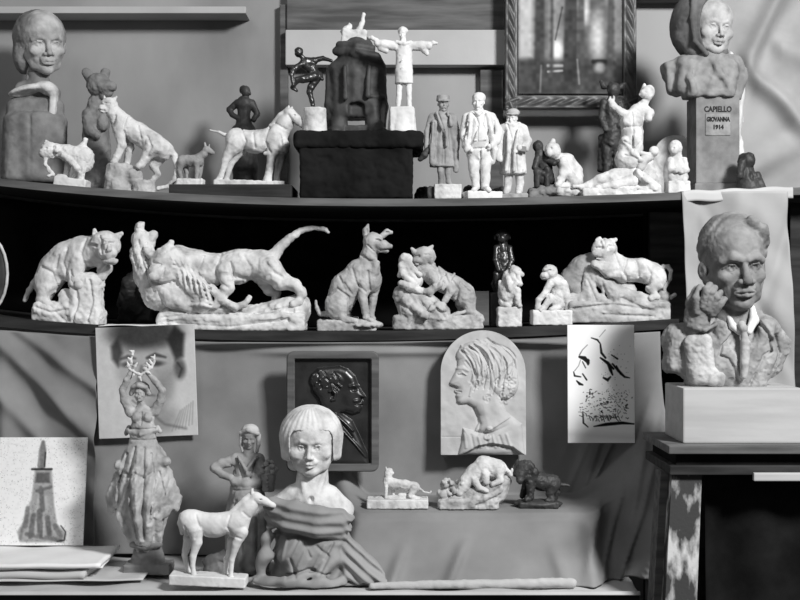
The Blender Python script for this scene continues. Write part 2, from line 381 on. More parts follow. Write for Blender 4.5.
# ------------------------------------------------------------------ hanging cloths
def hang(name, px0, px1, m, label, zbot, Y0=3.47, fold=None, ztop=None, n=160, r=110, boxed=False, cat='cloth'):
    xs = np.linspace(px2x(px0, Y0), px2x(px1, Y0), n); X = np.tile(xs, (r, 1)); T = np.linspace(0, 1, r)[:, None]
    zt = (zm(xs)-.03)[None] if ztop is None else ztop
    PX = X*FPX/Y0+400
    A_Y = Y0-.05*T+0*X-(.33*sstep(.12, 1, T)**1.4*sstep(556, 640, PX) if boxed else 0); A_Z = zt*(1-T)+zbot*T
    if boxed:
        w = sstep(318+30*(1-T), 352+40*(1-T), PX)*(1-sstep(566, 630, PX))
        # over the ledge: down the wall to the ledge, forward across it, down its front to the table
        k1, k2 = .52, .68
        t1 = np.clip(T/k1, 0, 1); t2 = np.clip((T-k1)/(k2-k1), 0, 1); t3 = np.clip((T-k2)/(1-k2), 0, 1)
        B_Z = zt*(1-t1)+(ZL+.004)*t1-.006*sstep(.8, 1, t2)-(ZL-.002-zbot)*t3
        B_Y = Y0-.02*t1-(Y0-.02-3.19)*t2-.015*sstep(0, .12, t3)-.125*t3**1.3
        Yv = A_Y*(1-w)+B_Y*w; Zv = A_Z*(1-w)+B_Z*w
    else: Yv, Zv = A_Y, A_Z
    PY = HZ+(ZC-Zv)*FPX/Y0
    if fold is not None: Yv = Yv-fold(PX, PY, T)
    o = sheet(name, np.stack([X, Yv, Zv], -1), m, .002); tag(o, label, cat); return o
def folds_main(px, py, T):
    f = .034*np.exp(-((py-341-3*np.sin(px*.012))/5)**2)*sstep(150, 230, px)*(1-sstep(540, 620, px))       # pulled hem under the shelf
    f = f+.012*np.exp(-((py-352)/4)**2)*sstep(230, 300, px)*(1-sstep(440, 520, px))
    r = sstep(552, 600, px)*sstep(.22, .5, T)
    f = f+r*(.034*(1-np.abs(np.sin((px-600)*.085+(py-430)*.028)))**1.5+.020*(1-np.abs(np.sin((px-612)*.16+(py-430)*.07)))**2)   # slanting folds at the right
    f = f+.03*sstep(600, 660, px)*sstep(.0, .6, T)
    f = f+.03*np.exp(-((px-408-(py-510)*-.4)/5.5)**2)*sstep(512, 545, py)+.022*np.exp(-((px-462+(py-510)*.5)/5)**2)*sstep(510, 530, py)
    f = f+.008*np.sin(px*.05+py*.03)*sstep(.62, .75, T)*(1-sstep(560, 600, px))+.02*np.exp(-((px-572+(py-508)*.02)/7)**2)*sstep(.66, .75, T)
    f = f+.016*np.exp(-(((px-535)-(py-510)*.25)/6)**2)*sstep(515, 535, py)+.010*np.exp(-(((px-205)-(py-470)*.5)/14)**2)*sstep(440, 480, py)
    f = f+.002*np.sin(px*.09+py*.05)+.0015*np.sin(px*.03-py*.11)
    return f
hang('backdrop_cloth', 88, 660, 'cloth', 'grey cloth hung under the middle shelf behind the reliefs and over the ledge', ZT-.001, fold=folds_main, boxed=True, n=240, r=150)
def folds_left(px, py, T):
    g = lambda a, b, w, x0: np.exp(-(((py-330)-(px-x0)*a-b)/w)**2)
    return .03*g(1.05, 12, 13, 5)+.022*g(1.2, 62, 14, 5)+.018*g(.75, -12, 9, 5)+.02*np.exp(-((px-5-.1*(py-400))/10)**2)+.006*np.sin(px*.12)
hang('side_cloth', -30, 98, 'cloth2', 'grey cloth with slanting folds hanging under the panther at the left', ZT-.001, Y0=3.44, fold=folds_left)

# ------------------------------------------------------------------ the table, its cloth, the ledge under the backdrop cloth
t = link('work_table', None, None, (0, 0, 0)); tag(t, 'low table under the pale cloth, its dark front edge along the bottom', 'table')
box('table_top', -1.5, .558, 3.015, 3.95, ZT-.07, ZT-.016, 'darkwood', t)
for (x, y) in ((-1.4, 3.05), (.5, 3.05), (-1.4, 3.9), (.5, 3.9)): box('leg', x-.035, x+.035, y-.03, y+.03, 0, ZT-.05, 'darkwood', t)
xs = np.linspace(-1.49, .555, 150); rows = []
for i in range(50):
    u = i/49
    if u < .82: y = 3.43-(3.43-3.0)*u/.82; z = ZT-.004+0*xs
    else: a = (u-.82)/.18*1.1; y = 3.0-.012*np.sin(min(a, 1.57)); z = ZT-.004-.012*(1-math.cos(min(a, 1.57)))-max(0, a-1.57)*.05+0*xs
    z = z+(.0028*np.sin(xs*31+y*17)+.002*np.sin(xs*13-y*40)-.003)*(u < .8)
    rows.append(np.stack([xs, np.full_like(xs, y), z], -1))
o = sheet('table_cloth', np.array(rows), 'palecloth', .003); tag(o, 'pale creased cloth spread over the low table top', 'cloth')
# rolled hem of the backdrop cloth lying along the table's front edge
V = S(1.3, .5, 7, 3)
V.c((372, 589, 0, 3.6), (430, 587.5, 0, 4.4), (500, 586.5, 0, 4.6), (560, 585.5, 0, 5.0), (572, 586, 0, 5), k=1.5)
statue('rolled_cloth', 'pale rolled strip of cloth along the front edge of the table, right half', 'cloth', 470, 591, 3.03, [('roll', V, 'palecloth')], z=ZT-.004)
o = box('ledge_box', px2x(372, 3.2), px2x(556, 3.2), 3.23, 3.44, ZT, ZL-.012, 'darkwood'); tag(o, 'low box hidden under the backdrop cloth, making the ledge for the dark dog', 'box')
# ------------------------------------------------------------------ heads and faces (unit: crown to chin = 1, origin between the eyes, facing +d)
def head(s, x, y, d, h, yaw=0, pitch=0, roll=0, eyes=True, moust=False, ears=True, fat=1.0, jaw=1.0, lipk=1.0, brow=1.0, nose=1.0, young=0.0):
    s.push(x, y, d, h, yaw, pitch, roll)
    s.e(0, -.13, -.09, .31*fat, .36, .39, k=.05)
    s.e(0, .06, .02, .265*fat, .34, .255, k=.08)
    s.e(0, .25, .06, .185*fat*jaw, .20, .20, k=.10)
    s.e(0, .395, .19, .085*fat*jaw, .08, .085, k=.10)
    for q in (-1, 1):
        s.c((q*.215*fat*jaw, .16, -.04, .065), (q*.14*fat*jaw, .335, .07, .06), (q*.03, .40, .18, .06), k=.08)
        s.e(q*.17*fat, .125, .18, .085+.02*young, .07+.02*young, .07, k=.10)
    s.e(0, -.22, .14, .20, .16, .13, k=.12)
    b = .030*brow
    s.c((-.21, -.035, .195, b), (-.12, -.075, .262, b*1.25), (-.04, -.05, .275, b), k=.05); s.c((.21, -.035, .195, b), (.12, -.075, .262, b*1.25), (.04, -.05, .275, b), k=.05)
    if eyes:
        for q in (-1, 1):
            s.e(q*.125, .03, .315, .086, .056, .105, k=.06, op='-'); s.e(q*.06, .03, .30, .03, .04, .05, k=.05, op='-')
            s.e(q*.128, .035, .198, .066, .054, .060, k=.01)
            s.c((q*.058, .042, .232, .010), (q*.10, -.004, .260, .013), (q*.15, -.008, .256, .013), (q*.205, .035, .205, .010), k=.010)
            s.c((q*.062, .052, .232, .008), (q*.125, .084, .246, .009), (q*.20, .048, .205, .008), k=.012)
            s.e(q*.128, .036, .266, .027, .030, .03, k=.006, op='-')
    n = nose
    s.c((0, -.04, .262, .026), (0, .06, .298, .029*n), (0, .15, .325+.02*n, .038*n), k=.045); s.e(0, .165, .330+.02*n, .043*n, .037*n, .042, k=.03)
    for q in (-1, 1):
        s.e(q*.053*n, .178, .300, .034*n, .032, .052, k=.025); s.e(q*.030*n, .207, .335, .016, .012, .03, k=.012, op='-')
    if moust: s.c((-.13, .29, .25, .024), (0, .235, .335, .034), (.13, .29, .25, .024), k=.03)
    s.e(0, .245, .255, .12, .06, .06, k=.06)
    s.c((-.095*lipk, .292, .265, .016), (-.03*lipk, .268, .312, .022), (.03*lipk, .268, .312, .022), (.095*lipk, .292, .265, .016), k=.018)
    s.c((-.075*lipk, .31, .268, .018), (0, .322, .305, .027), (.075*lipk, .31, .268, .018), k=.018)
    s.c((-.11*lipk, .294, .275, .007), (0, .294, .338, .009), (.11*lipk, .294, .275, .007), k=.012, op='-')
    s.e(0, .362, .30, .07, .022, .035, k=.04, op='-'); s.e(0, .225, .335, .014, .03, .02, k=.02, op='-')
    if ears:
        for q in (-1, 1):
            s.e(q*.315*fat, .06, -.06, .032, .10, .065, k=.03, yaw=-q*25); s.e(q*.35*fat, .05, -.03, .028, .065, .035, k=.02, op='-', yaw=-q*25)
    s.pop()
# ================================================================== the low table
# ---- bobbed-hair child bust
V = S(.7, .15, 5, 2)
V.cyl(312, 500, 586, -8, 30, 40, rd=6, fl=.62); V.e(312, 518, -6, 40, 22, 24, k=8)
V.c((313, 464, -7, 15), (312, 484, -6, 15.5), (311, 502, -4, 21), k=6)
V.c((301, 474, 5, 3), (308, 502, 14, 3), k=5); V.c((325, 474, 3, 3), (316, 502, 14, 3), k=5); V.e(312, 500, 16, 3, 3, 4, k=4, op='-')
V.c((278, 510, -6, 11), (295, 500, -5, 12), (311, 497, -4, 13), (328, 501, -5, 12), (344, 513, -6, 10), k=6)
V.c((286, 506, 4, 2.4), (308, 504, 13, 2.4), k=4); V.c((338, 508, 2, 2.4), (316, 504, 13, 2.4), k=4)
head(V, 312, 446, 4, 65, yaw=-4, pitch=3, roll=0, fat=1.27, jaw=1.12, ears=False, lipk=.8, brow=.85, nose=.85, young=1)
H = S(.7, .12, 3, 5)
H.e(311, 437, -3, 31.5, 29.5, 27, k=2); H.cyl(311, 434, 463, -5, 31.5, 30, rd=4, fl=.88, k=6)
H.b(312.5, 460, 28, 21.2, 28.5, 27, r=8, k=2, op='-'); H.cyl(312, 452, 490, 3, 23, 21.5, rd=2, k=2, op='-')
H.warp.append(lambda X, Y, D: 0.24*np.sin(30*np.arctan2(X-311, D+5+.25*(Y-430))+.8*np.sin(Y*.16)))
statue('child_bust', 'life-size plaster bust of a child with bobbed hair, wrapped in a cloth', 'bust', 311, 583, 3.10, [('head', V, 'plaster'), ('head/hair', H, 'plaster')], z=ZT)
# ---- its wrap
C = S(.8, .15, 6, 9)
C.cyl(312, 514, 586, -4, 36, 41, rd=8, fl=.68)
C.c((270, 512, -2, 7), (276, 509, 14, 9.5), (296, 511, 24, 10), (320, 516, 25, 10.5), (339, 523, 14, 11), (345, 523, -4, 8), k=8)
C.c((272, 522, 4, 7), (290, 523, 24, 8.5), (318, 529, 26, 9.5), (341, 534, 12, 8), k=10)
C.e(298, 556, 18, 18, 20, 14, k=12); C.e(324, 560, 14, 16, 18, 14, k=12)
C.c((270, 534, 12, 5), (266, 556, 14, 6), (262, 580, 16, 5), k=14); C.c((338, 540, 12, 6), (334, 556, 20, 5), (322, 572, 26, 4), (294, 577, 32, 4), k=12)
C.c((258, 581, 20, 4), (290, 581, 34, 5), (328, 581, 34, 5), (345, 580, 20, 4.4), k=10)
C.c((338, 545, 2, 8), (352, 556, 7, 10), (366, 569, 11, 10), (380, 578, 14, 6), k=14); C.c((348, 566, 14, 7), (364, 576, 19, 7), (385, 582, 20, 3), k=12); C.e(356, 576, 8, 20, 9, 14, k=10)
C.c((246, 584, 10, 1.6), (260, 580, 14, 4), (275, 581, 26, 4), k=8)
C.warp.append(lambda X, Y, D: 1.0*np.sin(.62*(Y-.16*(X-275)+.0022*(X-305)**2))*(1-sstep(530, 536, Y-.1*(X-310))))
C.warp.append(lambda X, Y, D: 1.7*np.sin(.24*Y+.17*X+1.4*np.sin(.09*X-.05*Y))*sstep(533, 545, Y-.1*(X-310))*(1-sstep(338, 350, X)))
C.warp.append(lambda X, Y, D: 1.5*np.sin(.55*(Y-.85*(X-340)))*sstep(340, 352, X)*(1-sstep(380, 390, X)))
C.warp.append(lambda X, Y, D: 2.2*np.exp(-((Y-.13*(X-310)-538)/2.2)**2)*(1-sstep(338, 348, X)))
C.g([(282,536),(276,552),(282,572)],[(300,540),(292,556),(298,574)],[(318,546),(330,556),(322,572)],[(334,544),(326,558)],[(290,574),(310,568),(330,574)],[(306,544),(312,556)],depth=1.8,w=1.5,front=4)
C.g([(288,540),(284,560)],[(308,548),(300,566)],[(326,546),(316,566)],depth=-1.5,w=1.8,front=4)
statue('wrap_cloth', 'dull grey cloth wrapped round the bobbed-hair child bust and trailing right on the table', 'cloth', 311, 584, 3.10, [('wrap', C, 'drape')], z=ZT+.001)

# ---- horse on the table
def legs4(V, L, w, k=2.5):
    for i, pts in enumerate(L): V.c(*[(p[0], p[1], w[i], p[2]) for p in pts], k=k)
V = S(.6, .15, 4, 3)
V.e(193, 520, 0, 13.5, 13, 11, k=4); V.e(214, 523, 0, 17, 11.5, 11, k=5); V.e(237, 521, 0, 12, 13.5, 10.5, k=5)
V.c((188, 516, 0, 9.5), (215, 521, 0, 10.5), (236, 518, 0, 11), k=5)
V.c((240, 516, 0, 10), (249, 504, 0, 7.5), (256, 495, 0, 5.6), k=5); V.c((233, 508, 0, 3), (245, 497, 0, 3), (252, 490, 0, 2.4), k=4)
V.c((256, 494, 0, 5.4), (264, 498, 0, 4.2), (272, 502, 0, 3.0), k=3); V.e(258, 498, 0, 5, 5, 3.6, k=3); V.e(273, 502.5, 0, 3.2, 2.8, 2.7, k=2)
V.c((252, 490, 2, 1.6), (252, 485.5, 2.4, .9), k=1); V.c((252, 490, -2, 1.6), (252.5, 486, -2.4, .9), k=1)
legs4(V, [[(240, 527, 6.5), (231, 538, 4.4), (227.5, 555, 2.8), (226, 557, 3), (225, 570, 2.2), (225.5, 574, 3)],
          [(243, 528, 6), (237, 540, 4.2), (232.5, 556, 2.7), (231.5, 571, 2.2), (232.5, 576, 3)],
          [(192, 524, 9), (188, 536, 5.4), (184.5, 549, 3.4), (183.5, 553, 2.8), (186, 567, 2.2), (187.5, 570, 3)],
          [(196, 526, 8.5), (198, 538, 5), (194, 552, 3.2), (193.5, 562, 2.3), (195, 571, 3)]], [-5, 5.5, -6, 5.5])
V.c((181.5, 512, 0, 2.4), (180, 520, 0, 2.6), (182, 530, 0, 2), k=2)
V.e(261, 495.6, 3.6, 1.1, .9, .8, k=.4, op='-')
V.g([(231,512),(228,522),(234,531),(242,534)],[(197,511),(201,522),(197,533)],[(259,502),(255,497)],[(244,508),(250,514)],[(186,522),(190,534)],depth=.9,w=1.2)
V.g([(260,495.5),(262,496)],[(268,504.5),(273,504.8)],depth=.8,w=.6)
B = S(.8, .2, 4); B.box(171, 571, 247, 581, -13, 13, r=1, rot=2.6)
statue('horse_statuette', 'smooth white plaster horse standing on a thin slab in front of the peasant woman', 'statuette', 214, 583, 3.035, [('horse', V, 'white'), ('base', B, 'white')], z=ZT)

# ---- peasant woman with basket
V = S(.65, .25, 4, 4)
V.c((247, 492, 0, 17), (247, 520, 0, 21), (248, 560, 0, 22), k=6); V.e(247, 475, 0, 14, 17, 9.5, k=5); V.c((236, 461, 0, 6.5), (258, 461, 0, 6.5), k=5)
V.c((235, 462, 1, 6), (222, 465, 2, 5), (215, 469, 4, 4.4), (223, 475, 8, 3.6), (232, 478, 9, 3.8), k=3)
V.c((259, 462, 1, 6), (264, 472, 5, 4.6), (258, 478, 9, 3.6), (250, 474, 11, 3.4), k=3)
V.c((249, 448, -1, 4.5), (248, 456, 0, 6), k=3)
V.warp.append(pleats(12, .9, 247, -4, 488, 510, .01))
V.c((239, 458, 9, 2), (247, 470, 11, 2), k=2); V.c((258, 457, 9, 2), (248, 470, 11, 2), k=2)
V.c((236, 482, 10, 5), (248, 484, 12, 6), (259, 482, 10, 5), k=3); V.e(247, 500, 15, 12, 14, 5, k=4)
head(V, 249, 440, 1, 22, yaw=5, pitch=4, ears=False, fat=1.08)
V.g([(238,458),(246,474)],[(258,458),(250,472)],[(232,466),(236,474)],[(240,464),(243,478)],[(255,464),(252,478)],[(236,490),(259,489)],depth=1.3,w=.9)
V.g([(238,500),(234,520),(233,545)],[(246,500),(246,550)],[(256,500),(259,520),(259,550)],depth=1.5,w=1.2)
K = S(.65, .2, 4); K.e(250, 433, -1, 9.2, 7.5, 9, k=2); K.c((241.5, 434, 4, 2), (249, 431, 8.5, 2.2), (258.5, 435, 4, 2), k=2)
K.c((241.5, 436, 1, 2.5), (241, 446, 0, 2), (243, 453, 1, 1.6), k=2); K.c((258.5, 437, 1, 2.5), (258.5, 446, 0, 2), (257, 453, 1, 1.6), k=2); K.e(249, 442, 10, 6.5, 6.8, 6, k=1, op='-')
G = S(.65, .3, 3, 6); G.cyl(269, 470, 492, 8, 8.5, 6, fl=.8, rd=1)
for i in range(5): G.c((261.5+i*.3, 473+i*4, 8, .8), (269, 474.5+i*4, 15-i*.5, .9), (277-i*.4, 473+i*4, 8, .8), k=.5)
FL = S(.6, .3, 3, 7)
for i, (x, y, d) in enumerate([(262, 468, 9), (267, 465, 10), (273, 467, 10), (276, 470, 8), (269, 469, 14), (264, 471, 13), (274, 472, 13), (268, 463, 5), (272, 464, 4)]): FL.e(x, y, d, 3, 2.8, 2.8, k=.6)
B = S(.8, .6, 5, 8); B.e(225, 572, 4, 22, 13, 14, k=4); B.e(250, 572, 6, 20, 12, 14, k=4); B.c((210, 562, 6, 6), (226, 556, 8, 6), (240, 562, 12, 6), k=3); B.box(207, 572, 268, 584, -16, 18, r=2, k=4)
statue('peasant_woman_statuette', 'grey clay woman in headscarf, hand on hip, carrying a basket, behind the white horse', 'statuette', 246, 573, 3.2,
       [('figure', V, 'greyplaster'), ('headscarf', K, 'midplaster'), ('basket', G, 'greyplaster'), ('basket/flowers', FL, 'greyplaster'), ('rock', B, 'clay')], z=ZT)

# ---- tall woman raising a wreath
V = S(.7, .5, 5, 11)
V.c((143, 428, 0, 12), (143, 440, 0, 12.5), (144, 458, 0, 20), k=6); V.c((144, 462, 0, 22), (143, 490, 0, 27), k=8); V.e(143, 496, 0, 33, 24, 23, k=8); V.c((144, 496, 0, 25), (146, 518, 0, 19), (147, 541, 0, 14), k=8)
V.c((124, 478, -2, 10), (115, 500, -1, 8), (112, 508, 2, 4), k=7); V.c((162, 476, -2, 10), (172, 500, -1, 8), (176, 508, 2, 3.6), k=7)
V.c((113, 506, 5, 3), (120, 512, 10, 3.4), (128, 526, 10, 3.4), (133, 540, 6, 3), k=5); V.c((175, 506, 4, 3), (167, 510, 13, 4), (160, 514, 15, 4), (160, 540, 6, 3), k=5)
V.c((141, 448, 11, 2.4), (140, 480, 25, 4), (143, 515, 25, 4), (145, 540, 14, 3), k=9); V.c((150, 462, 18, 2.4), (153, 500, 24, 3), (152, 540, 13, 2.4), k=8)
V.e(122, 464, 10, 7, 6, 6, k=6); V.e(165, 460, 8, 8, 5, 6, k=6)
V.c((129, 430, 4, 2.6), (143, 433, 12, 2.8), (157, 429, 4, 2.6), k=2); V.c((129, 428, -2, 3), (126, 433, 0, 2), k=2); V.c((157, 428, -2, 3), (160, 431, 0, 2), k=2)
V.warp.append(pleats(11, 1.0, 144, -6, 440, 480, .015)); V.warp.append(lambda X, Y, D: .5*np.sin(.9*X+.35*Y)*sstep(445, 470, Y)*(1-sstep(500, 540, Y)))
V.g([(138,446),(134,470),(136,500),(140,536)],[(147,446),(148,480),(147,536)],[(154,452),(158,480),(153,520)],[(130,452),(122,480),(122,500)],[(161,470),(167,492)],[(128,470),(134,474),(140,470),(148,476),(156,470)],depth=2,w=1.5)
V.g([(142,450),(142,500),(144,538)],depth=-1.6,w=2)
V.g([(131,428),(156,428)],[(132,438),(156,439)],[(143,412),(143,424)],depth=1.2,w=.9)
V.e(143, 417, 0, 12, 12, 8, k=4); V.e(137.5, 417, 7, 5, 5, 4, k=2); V.e(149, 417, 7, 5, 5, 4, k=2)
V.c((131, 412, 0, 5.5), (125, 400, 2, 4.2), (123.5, 390, 4, 3.6), (128, 380, 6, 3.2), (132.5, 372, 7, 2.6), (134, 368, 7, 2.8), k=2.5)
V.c((155, 411, 0, 5.5), (161, 400, 2, 4.2), (163, 390, 4, 3.6), (156, 380, 6, 3.1), (148.5, 372, 7, 2.5), (146.5, 368, 7, 2.8), k=2.5)
for hx in (134, 146.5):
    for f in range(4): V.c((hx-1.5+f, 367, 8, .8), (hx-1.6+f*1.1, 364.6, 9.4, .7), k=.5)
V.c((140.5, 402, -1, 4), (142, 409, 0, 5), k=3)
head(V, 140.3, 393, 2, 18, yaw=2, pitch=-6, ears=False)
V.c((131.5, 393, 0, 2.6), (134, 386.5, 5, 2.4), (140, 384.5, 8, 2.4), (146.5, 387, 5, 2.4), (149, 393, 0, 2.6), k=2); V.e(140, 388, -3, 9, 7, 8, k=2)
Wr = S(.5, .3, 2.5, 3)
Wr.c((131, 368, 8, 1.6), (137, 372, 9, 1.5), (143, 374, 9, 1.5), (148, 371, 9, 1.5), (153, 367, 8, 1.6), (156, 360, 7, 1.2), k=1)
for (a, b) in [((132, 369), (129, 361)), ((133, 367), (133, 356)), ((133, 360), (130, 357)), ((133, 358), (135.5, 350)), ((135, 369), (139, 362)), ((135.5, 352), (131.5, 350)), ((140, 374), (143, 380)), ((152, 368), (148, 362)), ((154, 364), (151, 359)), ((155, 363), (156.5, 354)), ((156, 358), (152.5, 356)), ((148, 371), (152, 373)), ((131, 365), (127.5, 366)), ((137, 372), (134, 376))]:
    Wr.c((a[0], a[1], 8, 1.0), ((a[0]+b[0])/2, (a[1]+b[1])/2, 9, 1.5), (b[0], b[1], 9, .7), k=.8)
B = S(.8, .35, 4); B.cyl(148, 545, 563, 0, 13, 18, rd=2, fl=.8); B.box(126, 562, 172, 572, -15, 15, r=1); B.c((134, 543, 8, 3), (148, 545, 13, 3), (161, 543, 8, 3), k=2)
statue('wreath_bearer_statuette', 'tall grey clay woman in billowing skirt holding a white wreath overhead', 'statuette', 146, 572, 3.19,
       [('figure', V, 'midplaster'), ('wreath', Wr, 'white', 'white leafy wreath'), ('base', B, 'clay')], z=ZT)

# ================================================================== the cloth-covered ledge
V = S(.5, .3, 3, 4)
V.e(389, 473, 0, 4, 4, 3.6, k=1.5); V.c((390, 472, 0, 3), (392.5, 474, 0, 1.6), k=1); V.c((388, 475, 0, 4), (388, 482, 0, 4.5), (393, 485, 0, 5.5), (405, 486, 0, 5), (415, 488, 0, 5), k=3)
V.c((386, 484, 3, 2.2), (386, 498, 4, 1.5), (389, 499, 5, 1.5), k=1.5); V.c((391, 484, -3, 2.2), (394, 498, -3, 1.5), k=1.5); V.c((414, 489, 4, 4.5), (410, 496, 6, 2.4), (418, 499, 5, 2), k=1.5); V.c((418, 488, 0, 1.5), (424, 493, 1, 1), (430, 494, 2, .9), (431, 492, 2, .9), k=1)
V.c((386.5, 470, 2, 1.2), (386, 468, 2, .8), k=.5); V.c((400, 497, 0, 3), (412, 497, 0, 3), k=2)
B = S(.7, .3, 4); B.box(367, 499, 428, 508, -14, 14, r=1); B.e(398, 499, -4, 24, 3, 9, k=2)
statue('lioness_statuette', 'small pale reclining lioness with raised head on a flat slab on the cloth ledge', 'statuette', 398, 508, 3.25, [('lioness', V, 'plaster'), ('base', B, 'plaster')], z=ZL+.003)
V = S(.6, .3, 3, 5)
V.c((496, 470, 0, 10), (484, 466, 0, 9), (474, 474, 2, 8.5), (466, 482, 4, 7), k=4); V.e(494, 471, 0, 9, 10, 9, k=3); V.c((463, 487, 6, 6), (459, 492, 8, 4), k=3)
V.c((473, 478, 8, 4), (478, 487, 10, 3), (486, 490, 12, 2.4), k=2); V.c((468, 480, -6, 4), (458, 484, -6, 2.6), k=2); V.c((498, 473, 7, 5), (500, 480, 9, 3.4), (492, 484, 10, 2.6), k=2); V.c((484, 473, 7, 5), (486, 482, 9, 3), k=2)
V.c((503, 466, 0, 2.6), (508, 472, 2, 1.7), (511, 476, 2, 1.5), (512, 470, 2, 1.2), k=1); V.e(462, 483.5, 10, 2.2, 1.8, 1.8, k=.6); V.c((466, 477, 8, 1.6), (467, 474, 8, .9), k=.6)
R = S(.8, .9, 5, 7)
R.c((450, 500, 0, 8), (470, 497, 0, 10), (495, 492, 0, 12), (506, 482, -2, 6), k=5); R.box(438, 498, 498, 510, -16, 16, r=3, k=5); R.e(447, 487, 2, 7, 8, 7, k=3); R.e(443, 495, 6, 6, 7, 7, k=3)
for (x, y) in ((443, 482), (449, 480), (446, 490), (452, 488), (441, 497), (450, 498)): R.c((x, y, 8, 2), (x+3, y+3, 11, 2), k=1)
R.c((466, 499, 10, 3), (484, 497, 15, 3), (500, 488, 12, 3), k=3); R.c((470, 504, 14, 1.5), (490, 502, 18, 1.5), k=2, op='-')
statue('lioness_on_rock_statuette', 'plaster lioness crouching head down over prey on a rough rock, middle of the ledge', 'statuette', 475, 508, 3.25, [('lioness', V, 'plaster'), ('rock', R, 'midplaster')], z=ZL+.003)
V = S(.6, .5, 3, 6)
V.e(524, 469, 3, 8, 9, 7, k=3); V.c((520, 473, 6, 5), (519, 480, 9, 3.6), k=3); V.c((528, 464, 5, 4), (534, 472, 6, 4), (532, 482, 5, 3.4), k=3); V.c((518, 463, 0, 3), (516, 474, 0, 3.4), k=3)
V.c((528, 476, 0, 9), (540, 482, 0, 8.5), (552, 484, 0, 9), k=4); V.c((530, 482, 5, 5), (530, 497, 6, 3.4), (526, 499, 8, 3), k=2); V.c((528, 482, -5, 5), (523, 497, -5, 3.2), k=2)
V.c((552, 486, 5, 6.5), (549, 493, 6, 4), (551, 500, 7, 3), (546, 500, 8, 2.6), k=2); V.c((554, 486, -5, 6), (557, 493, -6, 4), (555, 500, -6, 3), k=2); V.c((556, 484, 0, 2.4), (563, 485.5, 0, 1.9), (569, 486.5, 0, 1.4), k=1.5)
B = S(.8, .3, 4); B.e(538, 504, 0, 25, 4.5, 13, k=1); B.box(518, 501, 558, 508, -11, 11, r=2, k=2)
statue('dog_statuette', 'small black bronze spaniel-like dog standing on an oval base at the end of the ledge', 'statuette', 540, 507.5, 3.25, [('dog', V, 'bronzedull'), ('base', B, 'bronzedull')], z=ZL+.003)

# ================================================================== reliefs, drawings and prints hung on the backdrop cloth
# ---- arched relief of a woman in profile
c = Canvas(441, 331, 526, 455, .42)
head_p = [(461, 345), (458, 355), (457.5, 366), (456.5, 370), (453.5, 376), (449.5, 383), (450.5, 386), (456, 387), (457.5, 389), (454.5, 390.5), (454.8, 392.5), (457, 393.5), (455.8, 396), (457, 398.5), (457, 402), (460, 404.5), (468, 404), (475, 408), (479, 416), (478, 424), (474, 432), (498, 432), (521, 428), (516, 420), (506, 412), (501, 400), (506, 385), (500, 360), (485, 346)]
c.raise_(c.poly(head_p), 5.5, 7)
c.raise_(c.ell(486, 362, 30, 19, 18), 7.5, 11); c.raise_(c.ell(503, 380, 16, 20, -10), 8, 9); c.raise_(c.ell(470, 352, 15, 9, -30), 7.2, 7)
c.raise_(c.poly([(463, 428), (470, 430), (488, 435), (512, 418), (522, 424), (525, 455), (458, 455), (462, 440)]), 6, 6)
rng = np.random.default_rng(4)
for i in range(44):
    a = i/43; x0, y0 = 462+a*34+rng.normal(0, 1.5), 352-9*math.sin(a*2.4)+rng.normal(0, 1.5)
    x1, y1 = 472+a*40+rng.normal(0, 3), 384+rng.normal(0, 6)-a*6; bx, by = x0+16+a*12, (y0+y1)/2-6
    pts = []
    for u in np.linspace(0, 1, 9):
        w = 2.0*math.sin(u*9+i)*u; pts.append(((1-u)**2*x0+2*u*(1-u)*bx+u*u*x1+w*.6, (1-u)**2*y0+2*u*(1-u)*by+u*u*y1+w, 1.1-.4*u))
    c.add(c.seg(pts), 1.1 if i % 2 else -1.4, 1.0)
for i in range(15):
    x, y = 486+rng.uniform(-4, 26), 384+rng.uniform(-6, 18); pts = [(x+3.2*math.cos(u)+u*1.4, y+3.0*math.sin(u), 1.0) for u in np.linspace(0, 4.2, 8)]; c.add(c.seg(pts), 1.2 if i % 2 else -1.2, 1.2)
c.add(c.seg([(466, 362, 1), (473, 371, 1.4), (470, 381, 1.2), (475, 388, 1)]), -1.8, 1.6); c.add(c.ell(478, 376, 4, 7), 1.4, 2)
c.add(c.seg([(457, 369, 1), (463, 368, 1.6), (468, 371, 1)]), 1.2, 1.2); c.add(c.ell(461.5, 374.5, 3.5, 2.2), -2, 1.5); c.add(c.seg([(459, 374, .8), (462.5, 373, 1), (466, 375, .7)]), 1.6, .8)
c.add(c.seg([(456, 391.5, .6), (461, 392, .6)]), -2, .8); c.add(c.ell(456, 386, 2, 1.4), .8, 1.5); c.add(c.ell(470, 388, 7, 8), .8, 6)
c.add(c.seg([(474, 410, 1), (480, 424, 1), (478, 434, 1)]), -2.2, 2); c.add(c.seg([(483, 405, 2), (488, 425, 2)]), .8, 4)
c.add(c.seg([(509, 417, .8), (489, 430, .8)]), 1.5, .8); c.add(c.ell(489, 429.5, 3, 3), 2.5, 1.2); c.add(c.ell(487, 436.5, 3.4, 3.2), 2.5, 1.2)
for k_ in range(7): c.add(c.seg([(464+k_*7, 434+k_ % 3, 1), (466+k_*7.4, 447, 1.2)]), 1.1*(-1)**k_, 1.4)
c.add(c.poly([(464, 454), (478, 446), (492, 443.5), (512, 447), (522, 455), (464, 456)]), -5.2, 1.6)
c.add(c.seg([(442, 437, .4), (461, 437, .4)]), -.6, .5); c.grain(.35, 5, 3)
sc_ = 3.4/FPX; arch = np.where(c.Y < 373, np.hypot((c.X-483.5)/42.5, (c.Y-373)/42), 0)
c.H = c.H*(arch < .985)
P_ = np.zeros(c.X.shape+(3,)); ht = 373-42*np.sqrt(np.clip(1-((c.X-483.5)/42.5)**2, 0, 1)); ht = np.minimum(ht, 372)
